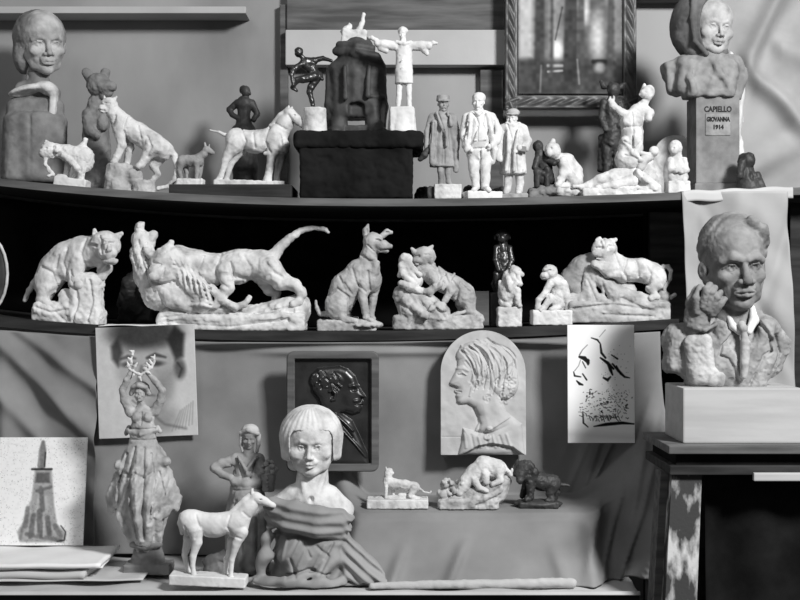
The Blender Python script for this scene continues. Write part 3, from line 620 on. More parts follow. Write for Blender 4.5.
# the slab: rows are squeezed under the arched top so that its outline is cut clean
Yn = np.where(c.Y < 373, ht+(c.Y-331)/42*(373-ht), c.Y)
from_idx = np.clip(((Yn-331)/124*(c.X.shape[0]-1)), 0, c.X.shape[0]-1.001); i0 = from_idx.astype(int); fr = from_idx-i0; jj = np.arange(c.X.shape[1])[None, :]
Hn = c.H[i0, jj]*(1-fr)+c.H[np.minimum(i0+1, c.X.shape[0]-1), jj]*fr
P_[..., 0] = (c.X-483.5)*sc_; P_[..., 2] = (455-Yn)*sc_; P_[..., 1] = -Hn*sc_*.9+.02*(455-Yn)/124
o = sheet('woman_relief', P_, 'relief', .022, None, True, at(483.5, 455, 3.39), flat=True); tag(o, 'arched plaster relief of a woman in left profile with wavy hair', 'relief')

# ---- bronze profile relief of a man in a rounded wooden frame
t = link('framed_relief', None, None, at(333, 470, 3.38)); tag(t, 'dark bronze relief of a man in right profile, framed, behind the child bust', 'relief')
sc_ = 3.38/FPX
def ring(x0, y0, x1, y1, w, r):                                 # the frame: a rounded rectangle tube
    def rr(a, b, e, f, q):
        out = []
        for (cx_, cy_, a0) in ((e-q, b+q, -90), (e-q, f-q, 0), (a+q, f-q, 90), (a+q, b+q, 180)):
            for i in range(7): an = math.radians(a0+15*i); out.append((cx_+q*math.cos(an), cy_+q*math.sin(an)))
        return np.array(out)
    A, I = rr(x0, y0, x1, y1, r), rr(x0+w, y0+w, x1-w, y1-w, 1.2); A1, I1 = rr(x0+1, y0+1, x1-1, y1-1, r), rr(x0+w-1, y0+w-1, x1-w+1, y1-w+1, 1.8)
    R_ = []
    for (c2, d) in ((A, 0), (A, 5), (A1, 6.4), (I1, 6.4), (I, 5), (I, 0)): R_.append(np.stack([(c2[:, 0]-333)*sc_, np.full(len(c2), -d*sc_), (470-c2[:, 1])*sc_], -1))
    n = len(A); V_ = np.concatenate(R_); Q_ = []
    for k_ in range(6):
        for i in range(n): Q_.append((k_*n+i, k_*n+(i+1) % n, ((k_+1) % 6)*n+(i+1) % n, ((k_+1) % 6)*n+i))
    return meshdata('frame', V_, np.array(Q_)[:, ::-1], M['wood'], False)
link('frame', ring(287, 351, 379, 471, 8, 7), t)
c = Canvas(293, 357, 373, 465, .42)
man = [(311, 374), (318, 368), (330, 366.5), (340, 366), (348, 369), (355, 376), (358, 384), (358.5, 386), (362, 391), (366, 396.5), (363.5, 398), (361, 398), (361, 401.5), (363.5, 403), (361.5, 405.5), (362, 408), (360, 412.5), (354, 414.5), (346, 412), (341, 413), (352, 420), (358, 432), (367, 452), (370, 465), (300, 465), (297, 440), (304, 425), (318, 418), (322, 408), (318, 398), (312, 390)]
c.raise_(c.poly(man), 5.5, 6); c.raise_(c.ell(330, 380, 21, 13), 6.5, 9); c.add(c.seg([(350, 386, 1), (354, 385, 1.4), (358, 386, 1)]), 1.4, 1.2); c.add(c.ell(354.5, 389.5, 2.6, 1.6), -2, 1.2)
c.add(c.seg([(330, 391, 1.2), (333, 389.5, 1.4), (336, 393, 1.2), (335, 399, 1.2), (332, 400, 1)]), 2.2, 1); c.add(c.ell(332.5, 395, 1.5, 2.6), -2, 1)
c.add(c.seg([(355, 400.5, 1.4), (360, 400, 1.6), (362, 401.5, 1)]), 1.4, 1); c.add(c.seg([(356, 404.5, .5), (362, 404.5, .5)]), -1.6, .7); c.add(c.ell(349, 398, 5, 5), .8, 4)
c.add(c.seg([(336, 414, 1), (346, 423, 1.2), (353, 430, 1)]), 1.8, 1); c.add(c.seg([(328, 418, 1), (345, 432, 1.2), (356, 444, 1.2), (366, 456, 1)]), 1.8, 1.2); c.add(c.seg([(340, 421, 1), (352, 436, 1)]), -1.5, 1.2)
for i in range(22):
    x, y = rng.uniform(311, 340), rng.uniform(369, 388); c.add(c.seg([(x, y, .8), (x+rng.uniform(-3, 3), y+2.5, .8)]), 1.0*(-1)**i, .8)
picture('relief_panel', c, 3.38, 'bronze', .006, t, relief=True); [x for x in t.children if x.name.startswith('relief_panel')][0].location = (0, -.002, 5*sc_)
# ---- white board of a bearded man's profile, relief shadows painted as dark strokes
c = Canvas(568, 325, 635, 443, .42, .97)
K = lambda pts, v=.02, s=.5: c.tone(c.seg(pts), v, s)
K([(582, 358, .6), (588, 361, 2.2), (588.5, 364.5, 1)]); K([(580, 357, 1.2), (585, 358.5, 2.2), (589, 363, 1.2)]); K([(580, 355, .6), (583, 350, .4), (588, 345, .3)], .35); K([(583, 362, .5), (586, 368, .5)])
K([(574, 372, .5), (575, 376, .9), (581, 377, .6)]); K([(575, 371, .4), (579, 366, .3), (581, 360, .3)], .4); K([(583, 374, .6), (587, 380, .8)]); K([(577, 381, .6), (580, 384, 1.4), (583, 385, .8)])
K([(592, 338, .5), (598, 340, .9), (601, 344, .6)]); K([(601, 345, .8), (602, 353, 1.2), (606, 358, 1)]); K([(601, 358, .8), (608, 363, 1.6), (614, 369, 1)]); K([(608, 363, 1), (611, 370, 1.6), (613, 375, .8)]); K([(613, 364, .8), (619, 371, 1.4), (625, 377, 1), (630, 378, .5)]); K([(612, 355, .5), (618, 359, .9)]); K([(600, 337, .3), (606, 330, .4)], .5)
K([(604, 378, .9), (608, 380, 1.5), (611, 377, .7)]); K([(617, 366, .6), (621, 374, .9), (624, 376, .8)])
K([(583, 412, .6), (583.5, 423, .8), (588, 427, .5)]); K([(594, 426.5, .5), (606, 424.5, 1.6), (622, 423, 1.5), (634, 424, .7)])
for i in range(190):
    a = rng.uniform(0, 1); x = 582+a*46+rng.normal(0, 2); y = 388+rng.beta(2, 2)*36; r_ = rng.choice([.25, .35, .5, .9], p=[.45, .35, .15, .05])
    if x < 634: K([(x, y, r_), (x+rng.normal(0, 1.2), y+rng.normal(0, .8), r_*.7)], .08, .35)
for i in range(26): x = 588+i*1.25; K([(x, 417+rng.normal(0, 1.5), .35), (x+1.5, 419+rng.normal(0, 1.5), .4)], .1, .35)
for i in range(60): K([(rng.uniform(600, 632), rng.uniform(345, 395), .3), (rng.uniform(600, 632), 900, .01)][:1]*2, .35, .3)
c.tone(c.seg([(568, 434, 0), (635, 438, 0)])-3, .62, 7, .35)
o = picture('profile_board', c, 3.34, 'paint', .008, top_back=.012); tag(o, "white board printed with a bearded man's left profile in stark dark marks", 'print')

# ---- portrait drawing (charcoal head) tacked under the middle shelf
c = Canvas(99, 326, 198, 437, .6, .78)
tone = lambda d, v, s, a=1: c.tone(d, v, s, a)
tone(c.ell(150, 365, 30, 42), .60, 8, .8); tone(c.ell(147, 332, 36, 17), .16, 7, .9); tone(c.poly([(178, 326), (188, 335), (186, 358), (178, 362), (170, 340)]), .09, 3, .85); tone(c.poly([(114, 345), (122, 336), (126, 352), (121, 366), (115, 358)]), .14, 3, .8)
tone(c.ell(182, 370, 6, 10), .30, 3, .9); tone(c.seg([(180, 364, 1), (184, 370, 1), (181, 378, 1)]), .2, 1.2, .8); tone(c.ell(131, 364, 7, 2.6), .2, 2, .8); tone(c.ell(158, 364, 8, 2.8), .17, 2, .85); tone(c.seg([(150, 358, 1.4), (158, 355, 2), (168, 358, 1)]), .18, 1.5, .8); tone(c.seg([(124, 358, 1), (131, 356, 2), (138, 358, 1)]), .2, 1.5, .7)
tone(c.seg([(144, 366, 1), (141, 380, 2), (146, 384, 2)]), .32, 2.5, .8); tone(c.seg([(137, 396, 1), (147, 394, 1.6), (156, 396, 1)]), .22, 1.6, .8); tone(c.poly([(160, 372), (176, 372), (172, 400), (150, 412)]), .50, 8, .8); tone(c.ell(158, 420, 20, 16), .50, 9, .8)
for i in range(7): tone(c.seg([(172+i*3.4, 432-i, .5), (181+i*2.2, 412-i*1.5, .5)]), .48, .9, .6)
tone(c.seg([(146, 408, 1), (165, 425, 1), (186, 430, 1)]), .3, 2, .6); tone(c.seg([(134, 400, .6), (146, 410, .6), (160, 404, .6)]), .3, 1.5, .7); c.grain(.018, 5, 2); c.grain(.012, 1.6, 3)
def tilt_pic(o, a): o.rotation_euler.y = math.radians(a); return o
o = tilt_pic(picture('portrait_drawing', c, 3.42, 'paint', .003, top_back=.005, warp=lambda x, y: 1.2*np.sin((x-99)*.06)), -2.2); tag(o, "grey charcoal drawing of a dark-haired man's face on paper under the shelf", 'drawing')

# ---- monument print standing at the left of the table
c = Canvas(-6, 435, 83, 541, .5, .95)
tone(c.poly([(31, 466), (48, 466), (52, 500), (56, 520), (66, 530), (64, 538), (20, 538), (16, 528), (24, 515), (29, 495)]), .58, 1.6, .9)
tone(c.seg([(38, 440, 2), (38, 448, 3.6), (37.5, 463, 4)]), .42, 1.2, .9); tone(c.seg([(35, 446, .6), (35, 463, .6)]), .6, .8, .8); tone(c.seg([(41, 450, .6), (40.5, 464, .6)]), .08, .8, .8); tone(c.seg([(28, 466.5, 1), (48, 466.5, 1)]), .12, .8, .9)
tone(c.poly([(33, 470), (46, 470), (47, 480), (32, 480)]), .25, 1.5, .7)
for (x0, y0, x1, y1, r_, v) in [(34, 488, 48, 484, 1.5, .1), (38, 486, 41, 506, 2.5, .15), (36, 492, 35, 508, 1, .7), (44, 494, 45, 508, 1.3, .72), (26, 505, 24, 522, 2.5, .2), (32, 512, 30, 532, 2.5, .12), (38, 516, 40, 530, 3, .14), (46, 514, 49, 530, 2.6, .1), (54, 522, 60, 532, 2.4, .2), (38, 508, 38, 512, 3, .08), (26, 530, 60, 536, 2, .15), (43, 518, 43, 532, .8, .75), (35, 518, 35, 530, .8, .7), (22, 524, 20, 534, 1.6, .25), (28, 500, 29, 508, 1.2, .65)]:
    tone(c.seg([(x0, y0, r_), (x1, y1, r_)]), .28+.6*v, 1.3, .8)
tone(c.seg([(60, 522, .6), (65, 528, .6), (64, 536, .6), (57, 537, .6)]), .12, .7, .85)
for i in range(700): tone(c.seg([(rng.uniform(-6, 83), rng.uniform(435, 541), .2)]*2), .3, .45, .8)
c.grain(.05, 2.2, 5)
o = picture('monument_print', c, 3.3, 'paint', .004, top_back=.05); tag(o, 'white speckled print of a tall figured monument leaning at the left table end', 'print'); o.location.z = ZT+.045

# ---- papers in a stack below it
def paper(name, label, px0, px1, Y0, Y1, z, t, m, rot=0, group=None):
    x0, x1 = px2x(px0, (Y0+Y1)/2), px2x(px1, (Y0+Y1)/2); xs = np.linspace(-(x1-x0)/2, (x1-x0)/2, 30); ys = np.linspace(-(Y1-Y0)/2, (Y1-Y0)/2, 18)
    A, B = np.meshgrid(xs, ys); P = np.stack([A, B, .0018*np.sin(A*40+z*900)*np.sin(B*33+1)+.004*np.clip((A-(x1-x0)*.3)/(x1-x0), 0, 1)*math.sin(z*2000)], -1)
    V_ = np.concatenate([P.reshape(-1, 3), (P-[0, 0, t]).reshape(-1, 3)]); I = np.arange(30*18).reshape(18, 30); J = I+540
    q_ = lambda A_: np.stack([A_[:-1, :-1], A_[:-1, 1:], A_[1:, 1:], A_[1:, :-1]], -1).reshape(-1, 4)
    Q_ = [q_(I), q_(J)[:, ::-1]]
    for a, b, r_ in ((I[0], J[0], 1), (I[-1], J[-1], 0), (I[:, 0], J[:, 0], 0), (I[:, -1], J[:, -1], 1)):
        e = np.stack([a[:-1], a[1:], b[1:], b[:-1]], -1); Q_.append(e[:, ::-1] if r_ else e)
    o = link(name, meshdata(name, V_, np.concatenate(Q_), M[m]), None, ((x0+x1)/2, (Y0+Y1)/2, z)); o.rotation_euler.z = math.radians(rot); return tag(o, label, 'paper', group)
paper('paper_sheet', 'large thin paper sheet lowest under the stacked prints, reaching the wreath bearer', -20, 150, 3.07, 3.30, ZT+.006, .003, 'paper', 2)
paper('paper_stack', 'thick pile of greyish papers under the white speckled sheet', -30, 98, 3.08, 3.3, ZT+.022, .014, 'paper', -3)
paper('cardboard_sheet', 'slightly skewed pale card between the paper pile and the white speckled sheet', -25, 108, 3.1, 3.3, ZT+.029, .004, 'whitepaper', 4)
paper('paper_sheet', 'white speckled sheet lying on top of the paper pile before the monument print', -40, 110, 3.08, 3.32, ZT+.041, .009, 'whitepaper', 1)
# sheets on the middle shelf edge
o = paper('paper_sheet', 'curling white paper lying on the shelf edge between panther and tree stump', 106, 166, 3.47, 3.62, zm(-.7)+.006, .002, 'whitepaper', -4)

# ================================================================== right: modelling stand, block, bust, hanging paper
xs = np.linspace(px2x(681, 3.5), px2x(786, 3.5), 60); zs = np.linspace(at(0, 192, 3.5).z, at(0, 470, 3.5).z, 120)
A, B = np.meshgrid(xs, zs); tt = np.linspace(0, 1, 120)[:, None]
Yw = 3.49-.02*tt+.010*np.sin(A*22+B*5)+.006*np.sin(A*9-B*17)+.012*np.exp(-((A-xs[8])/.02)**2)+.010*np.exp(-(((A-xs[30])-(B-1.2)*.35)/.018)**2)+.009*np.exp(-(((A-xs[44])+(B-1.35)*.5)/.02)**2)-.010*np.exp(-(((A-xs[14])-(B-1.1)*.15)/.025)**2)+.004*np.sin(A*60+B*31)*np.sin(B*23-A*14)
A = A+.05*tt*(A-xs.mean())/.15*0+.028*tt
o = sheet('hanging_paper', np.stack([A, Yw, B], -1), 'wornpaper', .002); tag(o, 'tall pale wrinkled paper sheet hanging behind the young man bust', 'paper')

t = link('modelling_stand', None, None, (px2x(735, 3.05), 3.05, 0)); tag(t, 'rough plaster-spattered wooden modelling stand under the young man bust', 'modelling stand')
ox = px2x(735, 3.05)
def tb(name, x0, x1, y0, y1, z0, z1, m, **k): o = box(name, x0-ox, x1-ox, y0-3.05, y1-3.05, z0, z1, m, t, **k); return o
X0 = px2x(668, 2.86)
tb('top_board', X0, 1.15, 2.85, 3.16, ZST-.018, ZST, 'wood'); tb('rail', X0+.02, 1.12, 2.875, 3.14, ZST-.052, ZST-.018, 'black'); o = tb('under_board', X0+.005, 1.12, 2.865, 3.15, ZST-.066, ZST-.045, 'darkwood')
o = tb('edge_strip', px2x(753, 2.86), 1.1, 2.853, 2.866, ZST-.078, ZST-.06, 'palewood'); o['label'] = 'pale wooden strip'
def leg(px0, px1, px2, px3, Y, m, dY=.05):
    zt_, zb = ZST-.066, 0.0; V_ = []
    for z, a, b in ((zt_, px0, px1), (zb, px2, px3)):
        for y in (Y, Y+dY): V_ += [(px2x(a, Y)-ox, y-3.05, z), (px2x(b, Y)-ox, y-3.05, z)]
    Q_ = [(0, 1, 3, 2), (4, 6, 7, 5), (0, 4, 5, 1), (2, 3, 7, 6), (0, 2, 6, 4), (1, 5, 7, 3)]
    return link('leg', meshdata('leg', np.array(V_), np.array(Q_), M[m], False), t)
leg(672, 702, 648, 684, 2.88, 'splat')['label'] = 'front leg spattered with white plaster'; leg(661, 673, 632, 650, 2.92, 'wood', .06)
leg(850, 880, 860, 890, 2.88, 'splat'); leg(700, 722, 700, 722, 3.1, 'darkwood')
tb('shelf', px2x(690, 2.95), 1.1, 2.97, 3.14, .36, .385, 'darkwood')
# black sheet put in for the shade under the stand
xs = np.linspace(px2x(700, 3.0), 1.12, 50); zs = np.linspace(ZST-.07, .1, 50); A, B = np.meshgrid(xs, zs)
o = sheet('stand_dark_sheet', np.stack([A, 2.95+.012*np.sin(A*40+B*4), B], -1), 'black', .002); tag(o, 'black sheet standing in for the dark space inside the modelling stand', 'cloth')

s_ = 3.05/FPX
o = link('plaster_block', boxmesh('plaster_block', -.142, .125, -.10, .10, 0, .124, M['palewood'], .004), None, (px2x(735, 3.0), 3.0, ZST)); tag(o, 'smooth pale rectangular block on the stand carrying the young man bust', 'block')

V = S(.85, .7, 5, 21)                                         # coat, shoulders
V.c((728, 318, -6, 18), (726, 338, -6, 24), (724, 355, -4, 30), k=10)
V.c((686, 343, -8, 20), (712, 346, -4, 25), (750, 344, -8, 22), k=14); V.c((676, 334, -6, 10), (670, 340, -6, 7), k=8); V.c((764, 340, -8, 16), (778, 347, -6, 7), k=10)
V.e(724, 368, 4, 42, 24, 25, k=10); V.e(752, 360, 8, 25, 24, 18, k=10); V.e(700, 360, 8, 22, 22, 18, k=10)
V.b(724, 380, 6, 39, 8, 18, r=6, k=10); V.b(677, 352, -2, 12, 22, 16, r=8, k=14, rot=6)
V.b(720, 348, 20, 6, 28, 6, r=4, k=10, rot=-13, yaw=-10); V.b(757, 346, 17, 8, 28, 7, r=5, k=10, rot=15, yaw=16); V.c((752, 312, 0, 6), (768, 328, 4, 9), (780, 344, 0, 9), (772, 364, 4, 9), k=14)
V.c((728, 334, 26, 1.6), (732, 356, 32, 1.6), (735, 378, 32, 1.4), k=5, op='-'); V.c((748, 330, 24, 1.6), (745, 352, 30, 1.4), (741, 376, 31, 1.4), k=5, op='-'); V.c((768, 340, 14, 1.6), (760, 370, 21, 1.4), k=6, op='-')
V.warp.append(lambda X, Y, D: .7*np.sin(.33*X+.22*Y+1.5*np.sin(.08*Y))*sstep(335, 350, Y));
V.g([(730,330),(716,344),(713,354),(722,358),(732,380)],[(752,318),(764,338),(766,350),(757,354),(744,382)],[(703,336),(690,352),(688,372)],[(772,336),(776,352),(768,368)],depth=2.6,w=1.5)
V.g([(727,332),(713,344)],[(755,320),(768,338)],depth=-1.6,w=2)
SL = S(.8, .5, 4, 26); SL.b(697, 356, 13, 14, 22, 15, r=7, k=6, rot=-7, yaw=-16); SL.b(702, 376, 16, 17, 8, 14, r=5, k=12, rot=8)
CL = S(.7, .1, 4, 27); CL.c((750, 308, 8, 3), (750, 320, 15, 4.6), (743, 331, 22, 3.4), k=5); CL.c((725, 316, 13, 2.6), (728, 326, 20, 3.4), (733, 332, 24, 2.6), k=5)
HD = S(.75, .2, 4, 22)
HD.c((732, 290, -2, 20), (730, 322, -4, 20), k=6); HD.c((744, 300, 10, 4), (738, 326, 16, 3), k=5)
head(HD, 733, 264, 6, 95, yaw=7, pitch=3, roll=-3, fat=1.04, jaw=1.22, lipk=1.12, brow=1.5, nose=1.15)
HR = S(.8, .3, 3.5, 23)
HR.e(732, 247, -5, 33, 35.5, 36, k=3); HR.c((703, 246, 6, 3), (701, 256, 2, 2), k=6); HR.c((763, 244, 6, 3), (764, 256, 2, 2), k=6)
HR.e(735, 277, 28, 29.5, 37, 33, k=4, op='-'); HR.e(733, 287, 0, 60, 28, 60, k=3, op='-'); HR.e(722, 252, 36, 13, 12, 13, k=6, op='-')
HR.c((746, 222, 22, 5), (758, 231, 16, 5), (763, 242, 8, 4), k=12)
HR.warp.append(lambda X, Y, D: 0.45*np.sin(.42*X+.5*Y+.25*D+1.2*np.sin(.15*X)))
HN = S(.75, .4, 3.5, 24)                                         # the hand and cuff at the jaw
HN.c((694, 338, 6, 12), (694, 324, 12, 12), (698, 312, 16, 10), k=6); HN.c((686, 320, 12, 5), (689, 302, 14, 6), (694, 290, 14, 4.4), k=5); HN.e(699, 302, 16, 9, 13, 9, k=5)
for i, (x, y) in enumerate(((700, 285), (705, 288), (710, 293), (714, 299))): HN.c((697+i*3.4, 306+i*2.2, 25, 4.4), (x-.5, y+5, 29, 3.8), (x+4, y, 25, 3.2), k=1.6)
HN.c((692, 312, 23, 4), (690, 298, 24, 3.6), (695, 287, 20, 3), k=2.5); HN.c((684, 326, 18, 2), (698, 330, 27, 2.2), (710, 324, 24, 2), k=2.5)
TI = S(.7, .15, 4, 25); TI.c((735, 324, 25, 3.8), (736, 328, 28, 4.4), k=2); TI.c((736.5, 332, 28, 3), (737, 342, 31, 4.8), (736, 362, 33, 4.4), (735, 374, 32, 3.4), k=2)
statue('young_man_bust', 'large rough plaster bust of a young man in collar and tie, hand at jaw', 'bust', 727, 386, 3.0,
       [('head', HD, 'bustclay'), ('head/hair', HR, 'bustclay'), ('coat', V, 'greyplaster'), ('coat/sleeve', SL, 'midplaster'), ('coat/collar', CL, 'white'), ('hand', HN, 'clay'), ('coat/tie', TI, 'midplaster')], z=ZST+.122)
# ================================================================== the middle shelf
zmx = lambda px, Y=3.62: float(zm(px2x(px, Y)))
# ---- panther on a rock
V = S(.8, .4, 5, 31)
V.c((46, 287, 0, 14), (51, 275, 0, 15.5), (62, 264, 0, 16.5), (77, 258, 2, 17), (90, 254, 6, 15), k=6); V.c((88, 256, 6, 15), (100, 252, 14, 13), k=5)
head_c = (104, 250, 20)
V.e(104, 248, 18, 15, 14, 13, k=4); V.e(109, 255, 28, 9.5, 8, 8, k=4); V.e(112, 263, 27, 7.5, 4.5, 7, k=3); V.c((104, 243, 27, 4), (110, 250, 34, 4), k=3); V.e(111.5, 252.5, 36, 3.4, 2.6, 2.6, k=1.5)
V.e(96, 249, 30, 3.4, 2.2, 3, k=1.5, op='-', rot=15); V.e(113.5, 245.5, 31, 3, 2, 3, k=1.5, op='-', rot=-15); V.c((103, 261, 34, 1.4), (112, 260, 37, 1.4), (118, 259, 32, 1.2), k=1.4, op='-')
for (a, b) in (((93, 240, 14), (91, 234, 13)), ((114, 239, 14), (118, 235.5, 13))): V.c((*a, 4), (*b, 2), k=2); 
V.e(92, 236, 16, 1.8, 2.6, 1.6, k=.8, op='-'); V.e(117.5, 237.5, 16, 1.6, 2.2, 1.6, k=.8, op='-')
V.c((78, 264, 12, 10), (75, 278, 14, 7), (76, 288, 16, 6), (81, 289, 20, 5), k=4); V.c((98, 262, 8, 9), (104, 270, 10, 6.5), (100, 278, 12, 5.6), (96, 281, 14, 5), k=4)
V.e(46, 289, 8, 13, 15, 11, k=5); V.c((46, 294, 10, 9), (44, 306, 12, 6), (52, 312, 16, 5), (58, 313, 18, 4.5), k=3); V.c((46, 290, -8, 10), (40, 308, -8, 6), k=4)
V.c((38, 284, 0, 5), (31, 291, -2, 3.4), (26, 298, -3, 2.6), (23, 308, -2, 2.4), k=3); V.c((64, 276, 8, 9), (74, 284, 8, 6), k=5)
V.g([(66,254),(63,268),(68,280)],[(84,244),(81,258),(86,272),(96,276)],[(42,274),(53,279),(57,292),(52,302)],[(58,262),(56,274)],[(72,276),(76,288)],[(104,268),(97,278)],depth=1.8,w=1.6)
V.g([(92,249),(98,250.5)],[(107.5,246),(113,246)],[(102,262),(110,263),(118,260)],[(100,240),(104,246)],[(103,250),(105,257)],[(110,249),(109,256)],depth=1.5,w=.9)
V.g([(91,246.5),(99,247)],[(106,243),(114,243)],depth=-1,w=1)
R = S(.9, .8, 5, 32)
R.g([(40,314),(56,318),(72,314)],[(78,290),(82,306),(78,324)],[(92,284),(96,304),(92,324)],[(60,318),(70,326)],depth=2,w=1.4)
R.box(36, 310, 103, 330, -18, 20, r=4, k=4, rot=4); R.b(87, 302, 7, 15, 25, 15, r=7, k=6, rot=-4); R.c((84, 284, 8, 8), (96, 286, 8, 8), k=5); R.c((66, 300, 8, 7), (74, 316, 10, 9), k=6); R.e(52, 318, 10, 18, 11, 14, k=5); R.c((66, 306, 12, 6), (80, 320, 16, 8), k=4)
o = statue('panther_statuette', 'white plaster panther crouching with forepaws up on a speckled rock, far left of the niche', 'statuette', 72, 328, 3.575, [('panther', V, 'plaster'), ('rock', R, 'white')], z=zmx(72)-.004, tilt=math.radians(4))

# ---- tiger striking by a tree stump
V = S(.85, .6, 5, 33)
V.c((178, 262, 2, 18), (196, 266, 2, 17), (215, 268, 0, 15), (240, 264, 0, 16), (262, 264, 0, 15), k=6); V.e(262, 266, 0, 17, 17, 14, k=5); V.e(238, 270, 0, 14, 13, 13, k=4)
V.e(172, 262, 14, 20, 17, 15, k=5); V.e(165, 272, 22, 13, 11, 11, k=4); V.c((170, 250, 16, 6), (174, 242, 15, 3), k=3); V.c((154, 254, 16, 5), (149, 249, 15, 3), k=3); V.e(160, 276, 31, 6, 4.5, 4, k=2)
V.e(163, 262, 33, 4, 2, 3, k=1.5, op='-', rot=20); V.e(181, 265, 29, 4, 2, 3, k=1.5, op='-'); V.c((156, 281, 32, 1.8), (172, 284, 30, 2), k=1.5, op='-')
V.c((184, 272, 10, 13), (198, 288, 12, 12), (204, 300, 12, 12), k=6); V.c((160, 280, 12, 11), (176, 296, 14, 11), (190, 303, 14, 8), k=6)
for i in range(6): V.c((192+i*3.0, 276+i*4.4, 24, 2.0), (206, 282+i*4.2, 26-i*.4, 2.2), (214, 286+i*4.0, 20, 1.2), k=1.6)
V.c((226, 270, 10, 10), (229, 286, 13, 6.5), (224, 296, 15, 4.5), (217, 304, 16, 4.5), k=4); V.c((214, 288, 14, 5), (224, 298, 18, 4), (238, 306, 20, 3.8), (246, 303, 20, 3.2), (252, 296, 20, 2.4), k=2.5)
V.c((270, 268, 8, 13), (282, 280, 10, 9), (296, 284, 11, 6), (303, 292, 11, 4.6), (300, 300, 12, 3.8), (294, 303, 14, 3.6), k=4); V.c((264, 274, -8, 12), (268, 288, -8, 6), (276, 292, -8, 4.2), (274, 304, -7, 4), k=4)
V.c((272, 256, 0, 7), (281, 245, -2, 4.6), (290, 236, -3, 3.8), (301, 229, -4, 3.0), (314, 226, -4, 2.4), (325, 228, -4, 2), (328, 231, -4, 1.8), k=3)
T = S(.85, .9, 5, 34)
T.c((141, 237, 0, 9), (143, 252, 2, 12), (150, 272, 4, 15), (160, 292, 4, 17), k=5); T.c((140, 240, 0, 6), (139.5, 225, 0, 5), k=2); T.c((148, 246, 0, 6), (154, 233, 1, 4), k=2); T.cyl(139.5, 221, 228, 0, 5, 5, rd=.5)
T.c((152, 250, 10, 3), (160, 280, 16, 3), k=3); T.c((146, 248, 11, 1.4), (156, 284, 20, 1.4), k=2, op='-')
V.g([(246,256),(253,268),(250,284)],[(222,254),(217,268),(222,282),(230,286)],[(232,262),(236,276)],[(268,262),(276,272),(284,276)],[(205,256),(202,268)],[(240,276),(256,280)],depth=2,w=1.8)
V.g([(158,262),(166,264)],[(178,264),(184,267)],[(156,280),(164,283),(173,282)],[(170,268),(168,276)],depth=1.8,w=1)
for i in range(12): V.g([(176+i*2.6,256+i*1.2+(i%3)*3),(182+i*2.8,268+i*1.8),(183+i*3.0,280+i*1.9)],depth=1.3 if i%2 else -1,w=1.1)
T.g([(140,240),(146,262),(158,290)],[(148,242),(152,262),(168,292)],[(134,246),(140,268)],depth=1.8,w=1.3)
R = S(.9, .8, 6, 35)
R.g([(166,316),(200,312),(250,314),(300,304)],[(180,322),(230,325),(280,320)],depth=1.6,w=1.2)
R.c((172, 314, 0, 13), (220, 318, 2, 12), (262, 316, 2, 13), (296, 308, 0, 15), k=6); R.box(160, 311, 306, 330, -20, 22, r=4, k=5); R.c((180, 306, 8, 6), (230, 308, 10, 5), k=5); R.c((282, 310, 4, 12), (302, 304, 2, 9), k=5); R.c((170, 320, 22, 2), (240, 322, 24, 2), (290, 318, 20, 2), k=3, op='-')
statue('tiger_statuette', 'large white plaster tiger with raised curling tail, striking down beside a forked tree stump', 'statuette', 232, 329, 3.58, [('tiger', V, 'plaster'), ('tree_stump', T, 'plaster'), ('base', R, 'plaster')], z=zmx(232)-.002)
V = S(.9, 1.0, 5, 36); V.e(138, 306, 0, 17, 16, 14, k=4); V.c((126, 300, 0, 9), (132, 282, 2, 9), (142, 272, 0, 8), k=5); V.e(147, 292, 6, 10, 16, 10, k=4); V.box(120, 306, 156, 322, -12, 12, r=3, k=4)
statue('crouching_statuette', 'shadowy dark crouching statuette behind the tree stump in the niche', 'statuette', 138, 322, 3.82, [('figure', V, 'bronzedull')], z=zmx(138, 3.82))

# ---- seated dog
V = S(.65, .35, 4, 37)
V.c((339, 304, 0, 14), (346, 288, 0, 15), (360, 274, 0, 14), (368, 268, 2, 12), k=6); V.c((366, 270, 2, 12), (369, 256, 4, 8.5), (372, 246, 6, 8), k=4); V.e(370, 280, 4, 12, 14, 12, k=5)
V.e(373, 242, 7, 10, 9, 9, k=3); V.c((376, 243, 10, 6), (384, 246, 14, 4.6), (389, 248, 16, 3.4), k=3); V.e(391, 247, 17, 1.8, 1.8, 2, k=1); V.c((378, 249, 10, 4), (387, 251.5, 14, 2.6), k=2)
V.c((367, 237, 4, 3.6), (366, 231, 4, 3.4), (368, 225.5, 4, 1.2), k=1.5); V.c((383, 236, 6, 3.2), (387, 232.5, 6, 3.2), (391.5, 233, 6, 1.8), k=1.5); V.e(367, 232, 7.4, 1.7, 4, 2.4, k=.8, op='-'); V.e(387.5, 233.4, 9, 2.6, 1.4, 2, k=.8, op='-')
V.e(378.5, 241, 14.5, 2, 1.3, 1.6, k=1, op='-'); V.c((380, 251, 18, .8), (390, 250.8, 19, .8), k=.8, op='-')
V.c((365, 282, 9, 7), (363, 298, 11, 4.6), (366, 312, 12, 3.6), (367, 319, 13, 3.4), (372, 321, 16, 3), k=3); V.c((375, 282, 1, 6), (373, 300, 0, 4), (371, 314, 2, 3.2), (373, 319, 4, 3), k=3)
V.e(338, 306, 9, 12.5, 15, 8, k=3); V.c((340, 314, 11, 5), (346, 320, 13, 4), (356, 321, 15, 3.2), k=3); V.c((344, 306, -8, 9), (346, 318, -8, 4), (356, 320, -6, 3), k=3)
V.c((328, 314, 0, 3.4), (320, 314, 2, 2.2), (317, 308, 3, 1.8), (316, 301, 3, 1.4), k=2); V.c((368, 258, 11, 3), (376, 262, 12, 3), (375, 272, 12, 4), k=6)
